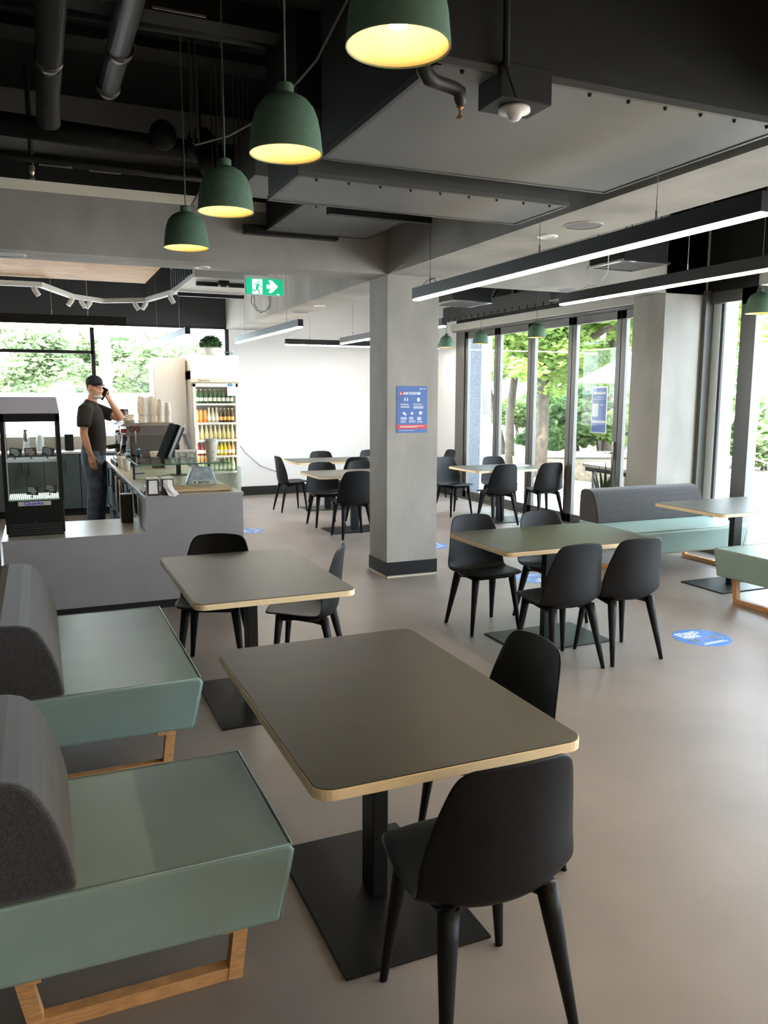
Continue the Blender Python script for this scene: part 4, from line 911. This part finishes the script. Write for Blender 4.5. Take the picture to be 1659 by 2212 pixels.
MB().box(-hx+.025, -hx+.05, -.05, -.02, .95, 1.25).build('handle', M_cardw, dr, bevel=.004)
for x in (-hx+.045, hx-.05): MB().box(x, x+.012, .03, .045, .32, 1.80).build('light_strip', mat('fridge_led', (1, 1, 1), .4, emis=(1, .93, .72), estr=12 if x > 0 else 5), t)
SH = [1.575, 1.31, 1.07, .845, .62]
for z in SH: MB().box(-hx+.035, hx-.035, .05, D-.04, z-.018, z-.006).box(-hx+.035, hx-.035, .045, .055, z-.028, z-.0).build('shelf', M_cardw, t)
MB().lathe([(0, 0), (.04, 0), (.04, .002), (0, .002)], seg=16, mtx=Matrix.Translation((.20, -.021, 1.83)) @ Matrix.Diagonal((1, 1, .6, 1)) @ Matrix.Rotation(PI/2, 4, 'X')).build('sticker', mat('sticker_teal', (.1, .3, .5), .4), t)
MB().box(.16, .30, -.0225, -.0205, 1.68, 1.80).build('notice', M_print, t)
MB().box(-.33, .33, .05, .68, 0, .08).build('plinth', M_steel, t)
def bottle(kind):
    g = {'green': (.03, .10, .035), 'juice': (.85, .33, .06), 'clear': (.72, .66, .48), 'brown': (.09, .04, .02), 'cream': (.75, .66, .38), 'red': (.20, .02, .02), 'amber': (.62, .26, .02), 'yellow': (.85, .72, .02), 'tan': (.62, .38, .14), 'pale': (.45, .55, .33)}[kind]
    lab = {'green': 'green glass bottle with white label on the top fridge shelf', 'juice': 'orange juice bottle at the left of the second fridge shelf', 'clear': 'clear bottle in the middle of the second fridge shelf', 'brown': 'brown bottle with orange label at the right of the second fridge shelf', 'cream': 'long necked pale bottle on the third fridge shelf', 'red': 'dark red drink bottle at the left of the fourth fridge shelf', 'amber': 'amber drink bottle on the fourth fridge shelf', 'yellow': 'bright yellow drink bottle on the fourth fridge shelf', 'tan': 'tan drink bottle at the right of the fourth fridge shelf', 'pale': 'pale green bottle on the lowest visible fridge shelf'}[kind]
    t = thing('drink_bottle', lab, 'bottle', (0, 0, 0), 0, {'green': 'green bottles on the top fridge shelf', 'juice': 'juices on the second fridge shelf', 'clear': 'clear bottles on the second fridge shelf', 'brown': 'brown bottles on the second fridge shelf', 'cream': 'pale bottles on the third fridge shelf', 'red': 'red drinks on the fourth fridge shelf', 'amber': 'amber drinks on the fourth fridge shelf', 'yellow': 'yellow drinks on the fourth fridge shelf', 'tan': 'tan drinks on the fourth fridge shelf', 'pale': 'pale bottles on the lowest fridge shelf'}[kind])
    if kind == 'juice': pr = [(0, 0), (.027, 0), (.028, .05), (.024, .10), (.027, .14), (.02, .165), (.014, .175), (0, .175)]; h = .175
    elif kind in ('cream', 'clear'): pr = [(0, 0), (.026, 0), (.027, .085), (.018, .13), (.011, .17), (.011, .205), (0, .205)]; h = .205
    else: pr = [(0, 0), (.027, 0), (.028, .10), (.022, .13), (.012, .16), (.012, .195), (0, .195)]; h = .195
    MB().lathe(pr, seg=14).build('glass_body', mat('drink_'+kind, g, .15, spec=.7), t, smooth=True)
    if kind != 'juice': MB().lathe([(.0286, .03), (.0288, .032), (.0288, .078), (.0286, .08)], seg=14).build('label', mat('label_'+kind, {'brown': (.8, .45, .12), 'cream': (.7, .6, .3), 'yellow': (.85, .78, .4)}.get(kind, (.82, .82, .74)), .5), t)
    MB().lathe([(0, h), (.013, h), (.013, h-.014), (.0115, h-.014)], seg=10).build('cap', M_cup, t)
    return t
rows = [['green']*9, ['juice']*3+['clear']*3+['brown']*4, ['cream']*9, ['red']*4+['amber']*2+['yellow']*2+['tan']*2, ['pale']*9]
protos = {}
for z, row in zip(SH, rows):
    n = len(row); p = .545/n
    for i, k in enumerate(row):
        loc = (2.30-.2725+p*(i+.5), 11.30+.10, z)
        if k not in protos: protos[k] = bottle(k); protos[k].location = loc
        else: dup(protos[k], loc, 0)
t = thing('upright_cabinet', 'plain white upright cabinet left of the drinks fridge', 'cabinet', (1.72, 11.55, 0))
MB().box(-.22, .22, 0, .45, .08, 2.20).build('body', M_fr, t, bevel=.005)
MB().box(-.215, .215, -.02, 0, .1, 2.19).build('door', M_fr, t, bevel=.004)
MB().box(.17, .19, -.045, -.02, 1.0, 1.3).build('handle', M_chrome, t)
MB().box(-.2, .2, .03, .44, 0, .08).build('plinth', M_steel, t)
t = thing('potted_plant', 'round green plant in a white bowl on top of the drinks fridge', 'plant', (2.30, 11.52, 2.236))
MB().lathe([(0, 0), (.085, 0), (.115, .05), (.125, .12), (.115, .12), (.10, .05), (0, .03)], seg=24).build('pot', M_pot, t, smooth=True)
rl = random.Random(5); m = MB()
for i in range(900):
    a, b = rl.uniform(0, 6.283), math.acos(rl.uniform(-.35, 1)); rr = .155*rl.uniform(.75, 1.04)
    c = Vector((rr*math.sin(b)*math.cos(a), rr*math.sin(b)*math.sin(a), .155+rr*.8*math.cos(b)))
    n = Vector((rl.gauss(0, 1), rl.gauss(0, 1), rl.gauss(0, 1))).normalized(); q = n.to_track_quat('Z', 'Y').to_matrix(); s = rl.uniform(.013, .022)
    m.quad(*[c+q@Vector(v)*s for v in ((-1, 0, 0), (0, -.6, 0), (1, 0, 0), (0, .6, 0))])
m.ell((0, 0, .15), (.12, .12, .11))
m.build('foliage', mat('box_leaf', (.03, .085, .03), .6, col2=(.07, .16, .05), vscale=25), t)
t = thing('glass_bowl', 'small clear glass bowl on the fridge top right of the plant', 'bowl', (2.53, 11.5, 2.236))
MB().lathe([(0, 0), (.04, 0), (.075, .03), (.078, .055), (.072, .055), (.068, .032), (0, .008)], seg=20).build('body', glass('bowl_glass', (.85, .93, .93), 1.0), t, smooth=True)
MB().lathe([(.078, .05), (.081, .055), (.078, .06), (.074, .055)], seg=20).build('rim', M_chrome, t)

# ------------------------------------------------------------------ the man behind the counter
def remesh(o, vox, it=6, fac=.5):
    r = o.modifiers.new('remesh', 'REMESH'); r.mode = 'VOXEL'; r.voxel_size = vox; r.use_smooth_shade = True
    s = o.modifiers.new('smooth', 'SMOOTH'); s.factor = fac; s.iterations = it
    return o
man = thing('person', 'man in black t-shirt, jeans and dark cap on the phone behind the counter', 'person', (.60, 10.28, 0), R(-108))
SC = 1.06
man.scale = (SC, SC, SC)
b = MB()
V = Vector
# legs
for s in (-1, 1):
    b.tube([(s*.095, 0, .95), (s*.10, .01, .80), (s*.105, .025, .52), (s*.105, .0, .30), (s*.108, -.02, .10)], [.095, .085, .058, .055, .040], 14)
    b.ell((s*.115, .05, .045), (.042, .125, .042))
# trunk
b.tube([(0, 0, .86), (0, 0, .98), (0, .01, 1.12), (0, .0, 1.30), (0, -.015, 1.42), (0, -.015, 1.485)], [.15, .165, .155, .172, .15, .075], 20, sq=(1, .66))
b.tube([(0, -.015, 1.45), (0, .008, 1.52), (0, .045, 1.62)], [.066, .056, .056], 14)
# right arm hanging (local +x)
b.tube([(.13, -.01, 1.44), (.185, -.012, 1.43), (.225, -.02, 1.33), (.245, -.03, 1.17), (.252, .005, 1.04), (.255, .035, .935)], [.055, .062, .052, .043, .037, .027], 12)
# left arm raised (local -x)
EL, WR = V((-.150, .300, 1.315)), V((-.125, .180, 1.530))
b.tube([(-.13, -.01, 1.44), (-.185, .0, 1.435), (-.195, .13, 1.385), tuple(EL)], [.055, .062, .05, .043], 12)
b.tube([tuple(EL), tuple(EL.lerp(WR, .3)), tuple(EL.lerp(WR, .75)), tuple(WR)], [.043, .044, .033, .026], 12)
# head: skull, jaw, brow, nose, lips, ears
HY = R(38)
def H(p):   # head frame: turned a little toward his right
    q = Matrix.Rotation(HY*-1, 4, 'Z') @ V(p); return (q.x, q.y+.052, q.z*.88+1.582)
Hm = Matrix.Rotation(-HY, 4, 'Z')
b.ell(H((0, -.005, .135)), (.076, .096, .098), 20, 14, Hm)
b.ell(H((0, .030, .055)), (.058, .066, .070), 18, 12, Hm)
b.ell(H((0, .066, .022)), (.030, .026, .024), 14, 10, Hm)
b.ell(H((0, .084, .117)), (.048, .016, .013), 14, 8, Hm)
b.tube([H((0, .088, .115)), H((0, .108, .083)), H((0, .100, .074))], [.008, .012, .009], 10)
for s in (-1, 1):
    b.ell(H((s*.011, .097, .076)), (.008, .009, .007), 8, 6, Hm)
    b.ell(H((s*.079, -.002, .085)), (.010, .020, .032), 12, 8, Hm)
    b.ell(H((s*.038, .066, .072)), (.022, .022, .02), 10, 8, Hm)
b.ell(H((0, .090, .048)), (.022, .009, .006), 12, 8, Hm); b.ell(H((0, .088, .038)), (.019, .009, .006), 12, 8, Hm)
# relaxed right hand
def finger(p, dirs, L, r0):
    pts = [V(p)]; rr = [r0]
    for k, d in enumerate(dirs):
        pts.append(pts[-1] + V(d).normalized()*L*(.45, .32, .23)[k]); rr.append(r0*(.95, .88, .72)[k])
    b.tube(pts, rr, 8); b.ell(pts[-1], (rr[-1],)*3, 8, 6)
b.tube([(.255, .035, .95), (.256, .045, .905), (.256, .055, .845)], [.027, .034, .034], 12, sq=(.62, 1.12))
for i, (dy, L) in enumerate(((.030, .078), (.010, .088), (-.010, .082), (-.029, .064))):
    finger((.256, .055+dy, .85), [(-.08, .10+dy*2, -1), (-.35, .12, -1), (-.7, .10, -.8)], L, .0088)
finger((.250, .075, .91), [(-.3, .75, -.6), (-.35, .45, -.9), (-.3, .2, -1)], .075, .0105)
# left hand wrapped round the phone beside his left ear
PH = V((-.105, .085, 1.640))            # phone centre
b.tube([tuple(WR), (-.138, .160, 1.568), (-.142, .135, 1.610)], [.027, .033, .032], 12, sq=(.7, 1.1))
for i, (z, L) in enumerate(((1.688, .080), (1.668, .084), (1.648, .078), (1.630, .064))):
    base = (-.143, .142-.02*i*.4, z-.048)
    finger(base, [(-.05, -.55, .62), (.55, -.75, .25), (.95, -.25, .0)], L, .0088)
finger((-.132, .162, 1.580), [(.15, .25, .9), (.35, .05, .9), (.45, -.1, .8)], .072, .0105)
body = b.build('body', M_skin, man, smooth=True); remesh(body, .0052, 3, .4)
# clothing
c = MB()
c.tube([(0, .005, .915), (0, .01, .98), (0, .02, 1.12), (0, .006, 1.30), (0, -.012, 1.42), (0, -.015, 1.475)], [.178, .180, .176, .184, .172, .112], 22, sq=(1, .72))
c.tube([(0, -.012, 1.44), (0, -.004, 1.50), (0, .006, 1.535)], [.14, .086, .070], 18, sq=(1, .9))
for s in (-1, 1): c.tube([(s*.03, -.012, 1.495), (s*.17, -.012, 1.445)], [.05, .06], 12)
c.tube([(.12, -.012, 1.43), (.19, -.014, 1.43), (.235, -.02, 1.34), (.256, -.022, 1.245)], [.072, .082, .078, .074], 14)
c.tube([(-.12, -.012, 1.43), (-.19, 0, 1.43), (-.20, .11, 1.385), (-.185, .185, 1.36)], [.072, .080, .076, .072], 14)
sh = c.build('t_shirt', M_shirt, man, smooth=True); remesh(sh, .009, 5, .5)
lg = MB().box(-.022, .022, 0, .002, -.006, .006).build('chest_logo', mat('logo_grey', (.5, .48, .42), .6), sh); lg.location = (-.045, .139, 1.315); lg.rotation_euler = (0, 0, R(10))
j = MB()
for s in (-1, 1): j.tube([(s*.09, 0, .97), (s*.098, .012, .80), (s*.108, .03, .53), (s*.110, .004, .30), (s*.112, -.012, .06)], [.105, .103, .082, .076, .070], 16)
j.tube([(0, 0, .82), (0, 0, .90), (0, 0, 1.0)], [.175, .182, .17], 18, sq=(1, .74))
jn = j.build('jeans', M_jeans, man, smooth=True); remesh(jn, .010, 4, .5)
for s in (-1, 1):
    e = MB().ell((s*.115, .052, .04), (.05, .135, .042), 16, 10).box(s*.115-.05, s*.115+.05, -.08, .18, 0, .018).build('shoe', M_steel, man, smooth=True)
cp = MB()
cp.lathe([(.088, .0), (.091, .03), (.084, .066), (.062, .095), (.030, .110), (0, .113)], seg=26, mtx=Matrix.Translation(H((0, -.006, .146))) @ Hm @ Matrix.Diagonal((.92, 1.13, .88, 1)))
cp.ell(H((0, -.006, .246)), (.007, .007, .005), 8, 6)
cap_ = cp.build('cap', M_capm, man, smooth=True, solid=.004)
br = MB(); rows = []
for k in range(6):
    yy = .083+.066*k/5; row = []
    for i in range(9):
        u = -1+i/4; row.append(br.bm.verts.new(H((u*.072*(1-.10*k/5*abs(u)), yy-.055*u*u-.012*k/5*u*u, .152-.013*u*u-.012*k/5))))
    rows.append(row)
for a_, b_ in zip(rows, rows[1:]):
    for i in range(8): br.bm.faces.new((a_[i], a_[i+1], b_[i+1], b_[i]))
br.build('brim', M_capm, cap_, smooth=True, solid=.005)
hr = MB().lathe([(.074, -.045), (.080, -.01), (.083, .02), (.080, .05)], seg=26, mtx=Matrix.Translation(H((0, -.014, .125))) @ Hm @ Matrix.Diagonal((.93, 1.05, 1, 1)))
for f_ in [f for f in hr.bm.faces if (Hm.inverted() @ (f.calc_center_median()-V((0, .012, 0)))).y > .02]: hr.bm.faces.remove(f_)
hr.build('hair', M_hair, man, smooth=True, solid=.006)
mk = MB(); rows = []
for k in range(7):
    z = .010-.046*k/6; row = []
    for i in range(13):
        u = -1+i/6; a = u*1.25; rr = (.083, .087, .088, .085, .079, .068, .05)[k]
        row.append(mk.bm.verts.new(H((rr*math.sin(a)*.70, .012+rr*math.cos(a), z))))
    rows.append(row)
for a_, b_ in zip(rows, rows[1:]):
    for i in range(12): mk.bm.faces.new((a_[i], a_[i+1], b_[i+1], b_[i]))
MB().tube([H((-.022, .089, .044)), H((0, .099, .046)), H((.022, .089, .044))], [.003, .005, .003], 8).build('lips', mat('lips', (.42, .16, .13), .5), man, smooth=True)
mask = mk.build('face_mask', M_maskm, man, smooth=True, solid=.004)
for s in (-1, 1): MB().tube([H((s*.066, .035, .025)), H((s*.080, .012, .07)), H((s*.088, -.010, .115)), H((s*.084, -.022, .08)), H((s*.070, .025, .0))], .0018, 5).build('ear_loop', M_maskm, mask)
for s in (-1, 1):
    ey = MB().ell(H((s*.031, .078, .097)), (.0105, .008, .0050), 12, 8, Hm).build('eye', mat('eye_white', (.45, .42, .38), .3), man, smooth=True)
    MB().ell(H((s*.031+.002, .0845, .097)), (.005, .003, .005), 10, 6, Hm).build('iris', mat('iris', (.06, .05, .04), .3), ey, smooth=True)
    MB().tube([H((s*.014, .094, .116)), H((s*.032, .091, .122)), H((s*.050, .076, .117))], [.003, .0038, .002], 6).build('eyebrow', M_hair, man, smooth=True)
ph = MB().box(-.005, .005, -.036, .036, -.072, .072).build('phone', M_steel, bevel=.003)
tag(ph, 'black phone held to the ear of the man', 'phone')
ph.matrix_world = man.matrix_basis @ Matrix.Translation((-.109, .112, 1.610)) @ Matrix.Rotation(R(-28), 4, 'X') @ Matrix.Rotation(R(-16), 4, 'Z')

# ------------------------------------------------------------------ outdoors
sbox('ground', M_paving, XW+.15, 40, -15, 45, -.2, -.03, 'pale sunlit paving outside the glazing', 'ground')
sbox('ground.001', M_paving, -25, XW+.15, YF+.15, 45, -.2, -.03)
sbox('ground.003', M_paving, -6, XW+.15, -15, -3.2, -.2, -.03)
def leaves(clumps, n, size, seed, flat=.0):
    r_ = random.Random(seed); m = MB()
    wts = [c[1][0]*c[1][1]*c[1][2] for c in clumps]; T = sum(wts)
    for (c, rad), wgt in zip(clumps, wts):
        for i in range(int(n*wgt/T)+8):
            d = V((r_.gauss(0, 1), r_.gauss(0, 1), r_.gauss(0, 1))).normalized()*r_.random()**.42
            p = V((c[0]+d.x*rad[0], c[1]+d.y*rad[1], c[2]+d.z*rad[2]))
            q = V((r_.gauss(0, 1), r_.gauss(0, 1), r_.gauss(0, 1)+flat)).normalized().to_track_quat('Z', 'Y').to_matrix(); s = size*r_.uniform(.6, 1.25)
            m.quad(*[p+q@V(v)*s for v in ((-1, 0, 0), (-.1, -.55, .08), (1, 0, -.1), (-.1, .55, .08))])
    return m
def tree(label, loc, trunks, clumps, n, size, leafm, barkm, seed, group='trees outside the glazing'):
    t = thing('tree', label, 'tree', loc, 0, group)
    m = MB()
    for pts, r in trunks: m.tube(pts, r, 10)
    m.build('trunk', barkm, t, smooth=True)
    f = leaves(clumps, n, size, seed).build('foliage', leafm, t)
    return t
def crown(c, rad, k, s, seed):
    r_ = random.Random(seed); out = []
    for i in range(k):
        d = V((r_.gauss(0, 1), r_.gauss(0, 1), r_.gauss(0, 1))).normalized()*r_.uniform(.35, 1)
        q = s*r_.uniform(.7, 1.3); out.append(((c[0]+d.x*rad[0], c[1]+d.y*rad[1], c[2]+d.z*rad[2]), (q, q, q*.6)))
    return out
tree('broad leafy tree with leaning trunks filling the middle door leaves', (9.97, 15.85, 0),
     [([(-.2, -.3, 0), (-.1, -.1, 1.3), (.2, .1, 2.6), (.9, .0, 4)], [.11, .095, .08, .05]), ([(.0, .1, 0), (-.2, .5, 1.5), (-.6, .9, 3.4)], [.09, .075, .05]), ([(.1, -.1, 2.2), (1.0, -.7, 3.1), (1.9, -1.3, 3.7)], [.09, .07, .03])],
     crown((.2, -.2, 3.6), (1.9, 1.9, 1.1), 34, .55, 11)+crown((.3, -.3, 2.4), (1.8, 1.6, .5), 14, .38, 21), 21000, .085, M_leaf, M_bark, 1)
tree('second leafy tree, stout trunk, behind the third door leaf', (9.74, 14.32, 0),
     [([(0, 0, 0), (.05, 0, 1.2), (.1, .1, 2.8), (.3, 0, 4)], [.15, .13, .11, .07]), ([(.05, 0, 2.2), (.9, -.8, 3.0), (1.6, -1.6, 3.5)], [.10, .07, .03])],
     crown((.6, -.4, 3.6), (1.9, 1.8, 1.1), 34, .55, 12)+crown((.7, -.5, 2.3), (1.6, 1.3, .5), 14, .38, 22), 21000, .085, M_leaf, M_bark, 2)
tree('leafy tree high over the umbrella, through the door leaf with the poster', (12.93, 16.21, 0),
     [([(0, 0, 0), (.1, 0, 2), (.2, .2, 4)], [.2, .17, .1])], crown((0, 0, 3.7), (2.0, 2.0, 1.1), 34, .55, 13)+crown((-.6, -.2, 2.5), (1.2, 1.0, .5), 10, .38, 23), 18000, .085, M_leaf, M_bark, 3)
tree('sparse young tree with a thin white trunk outside the narrow window', (11.56, 10.49, 0),
     [([(0, 0, 0), (.03, 0, 1.2), (.10, .0, 2.4), (.12, .05, 3.6)], [.075, .06, .045, .02]), ([(.03, 0, 1.3), (-.35, .1, 1.75)], [.025, .01]), ([(.04, 0, 1.35), (.45, -.1, 1.7)], [.025, .01]), ([(.04, 0, 1.0), (.6, -.1, 1.25)], [.02, .01]), ([(.03, 0, .6), (.5, -.2, .45)], [.02, .008])],
     crown((0, .2, 3.6), (1.4, 1.4, .7), 9, .30, 14)+[((-.4, .3, 2.2), (.3, .3, .5))], 700, .10, M_leafk, M_palebark, 4)
tree('slim pale branching sapling seen in the narrow window beside the pillar', (10.64, 10.45, 0),
     [([(0, 0, 0), (.1, 0, .8), (.35, -.1, 1.4), (.8, -.2, 2.1)], [.04, .035, .03, .012]), ([(.15, 0, 1.1), (-.1, .1, 1.5)], [.015, .006])], [((.5, 0, 2.9), (.7, .7, .4)), ((.2, .2, 3.3), (.6, .6, .4))], 420, .10, M_leaf, M_palebark, 5)
def shrub(label, loc, rad, n, seed, lm, size=.09):
    t = thing('shrub', label, 'shrub', loc, 0, 'shrubs behind the outdoor seat wall')
    leaves(crown((0, 0, rad[2]*.9), (rad[0]*.7, rad[1]*.7, rad[2]*.55), 9, min(rad)*.5, seed), n, size, seed).build('foliage', lm, t)
    m = MB(); r_ = random.Random(seed)
    for i in range(4): m.tube([(r_.uniform(-.1, .1), r_.uniform(-.1, .1), 0), (r_.uniform(-.3, .3)*rad[0], r_.uniform(-.3, .3)*rad[1], rad[2]*1.1)], [.02, .008], 6)
    m.build('stems', M_bark, t)
for i, (x, y, rx, rz, n, lm) in enumerate([(10.61, 15.68, 1.0, 0.4, 2400, M_leafd), (11.49, 15.31, 0.9, 0.85, 3400, M_leafd), (11.67, 14.79, 0.75, 0.95, 3400, M_leafd), (12.02, 14.43, 0.7, 0.8, 2600, M_leaf), (11.66, 11.31, 0.75, 0.85, 3400, M_leafd), (12.58, 11.57, 0.8, 0.8, 3200, M_leafd), (12.18, 10.66, 0.5, 0.4, 1300, M_leafk)]):
    shrub(['low strappy shrub in the third door leaf above the seat wall', 'tall bushy shrub behind the door leaf with the poster, left side', 'tall dark shrub directly behind the blue poster', 'bright shrub beside the door handle, next to the pillar', 'bushy shrub in the lower half of the narrow window', 'dense shrub right of the mullion behind the white trunk', 'low bluish shrub at the right edge by the white trunk'][i], (x, y, .35), (rx, rx, rz), n, 30+i, lm)
shrub('broad hedge shrub far behind the leaning tree trunks', (12.31, 19.20, .35), (1.5, 1.5, 0.9), 7000, 1120, M_leafd, .085)
shrub('broad hedge shrub far behind the door leaf with the poster', (13.84, 18.54, .35), (1.5, 1.5, 1.15), 7000, 1250, M_leafd, .085)
shrub('broad hedge shrub far behind the parasol', (14.75, 17.07, .35), (1.4, 1.4, 1.2), 7000, 1385, M_leafd, .085)
def seat_wall(label, loc, rot, L):
    t = thing('seat_wall', label, 'seat wall', loc, rot, 'pale stone seat walls outside')
    MB().box(0, L, 0, .5, 0, .40).build('wall', mat('seat_wall_stone', (.42, .38, .34), .7, var=.1), t)
    MB().box(-.05, L+.05, -.05, .55, .40, .50).build('coping', M_paving, t, bevel=.01)
seat_wall('pale stone seat wall across the lower half of the folding doors', (9.55, 14.72, -.03), R(-23), 6.2)
seat_wall('pale stone seat wall outside the windows at the right edge', (10.2, 10.2, -.03), R(-86), 7)
struct(MB().prism([(9.80, 15.27), (10.72, 10.0), (10.72, 3), (30, 3), (30, 34), (9.80, 34)], 'z', -.03, .34).build('ground.002', mat('mulch', (.26, .21, .15), .95, var=.3, vscale=12)), 'raised garden bed behind the seat walls', 'ground')
# granite clad column and wall outside the first leaf
sbox('wall_outside', M_granite, 6.95, 7.15, 12.02, 15.2, -.03, 4.2, 'speckled blue grey granite wall outside the first door leaf', 'wall')
def picnic(label, loc, rot):
    t = thing('picnic_table', label, 'picnic table', loc, rot, 'timber picnic tables outside')
    for i in range(6): MB().box(-.9, .9, -.38+i*.13, -.27+i*.13, .70, .74).build('plank', M_timber, t)
    MB().box(-.85, .85, -.36, .36, .64, .70).build('frame', M_steel, t)
    for s in (-1, 1):
        for u in (-1, 1): MB().box(u*.72-.03, u*.72+.03, s*.28-.03, s*.28+.03, 0, .64).build('leg', M_alu, t)
    return t
t = picnic('timber picnic table outside the door leaf with the poster', (7.62, 8.72, -.03), R(86))

def bench_out(label, loc, rot):
    t = thing('outdoor_bench', label, 'bench', loc, rot, 'slatted timber benches outside')
    for i in range(3): MB().box(-.9, .9, -.16+i*.11, -.07+i*.11, .42, .46).build('plank', M_timber, t)
    for s in (-1, 1): MB().box(s*.7-.03, s*.7+.03, -.15, .15, 0, .42).build('leg', M_alu, t)
    return t
t = bench_out('slatted bench outside on the garden side of the picnic table', (8.35, 8.72, -.03), R(86))
dup(t, (9.4, 10.4, -.03), R(60), 'second slatted bench outside, further from the doors')
t = thing('parasol', 'large white square parasol outside above the garden wall', 'parasol', (10.42, 11.85, -.03))
m = MB(); top = m.bm.verts.new((0, 0, 2.72)); cs = []
for a in range(8):
    an = a*PI/4+PI/8; cs.append(m.bm.verts.new((1.38*math.cos(an), 1.38*math.sin(an), 1.97)))
for i in range(8): m.bm.faces.new((top, cs[i], cs[(i+1) % 8]))
m.build('canopy', mat('parasol_canvas', (.82, .81, .78), .8, transl=.4), t, solid=.01)
MB().tube([(0, 0, 0), (0, 0, 2.76)], .028, 10).build('pole', M_palebark, t)
for a in range(8):
    an = a*PI/4+PI/8; MB().bar((0, 0, 2.67), (1.34*math.cos(an), 1.34*math.sin(an), 1.96), .02, .02).build('rib', M_timber, t)
MB().lathe([(0, 0), (.3, 0), (.3, .06), (.05, .1), (0, .1)], seg=20).build('base', M_alu, t)
# beyond the kitchen window: white fence, post and gum trees
struct(MB().box(-12, 2.95, 17.6, 17.75, -.03, 1.72).build('wall_outside.001', M_render), 'white fence beyond the kitchen window', 'fence')
tag(MB().box(1.05, 1.24, 14.9, 15.1, -.03, 4.2).build('veranda_post', M_render), 'white post outside the kitchen window', 'post')
for i, (x, y, hgt, k, sd, n, lab) in enumerate([(-.1, 21, 2.9, 20, 41, 4600, 'gum tree beyond the fence at the left of the kitchen window'), (1.7, 21.5, 3.0, 22, 42, 5200, 'gum tree beyond the fence, middle of the kitchen window'), (3.2, 21, 2.7, 16, 43, 4600, 'dense gum tree beyond the fence at the right of the kitchen window')]):
    tree(lab, (x, y, 0), [([(0, 0, 0), (.1, 0, 1.5), (-.1, .1, 3), (.2, 0, 4.4)], [.12, .10, .08, .04]), ([(.05, 0, 1.8), (.6, .1, 2.8), (.9, .1, 3.8)], [.06, .04, .02]), ([(.0, 0, 2.2), (-.6, .1, 3.2), (-.8, .1, 4)], [.05, .035, .015])], crown((0, 0, hgt-.45), (1.05, .9, 1.15), k, .46, sd), int(n*1.15), .075, M_leafk, M_bark, sd)
bpy.context.view_layer.update()
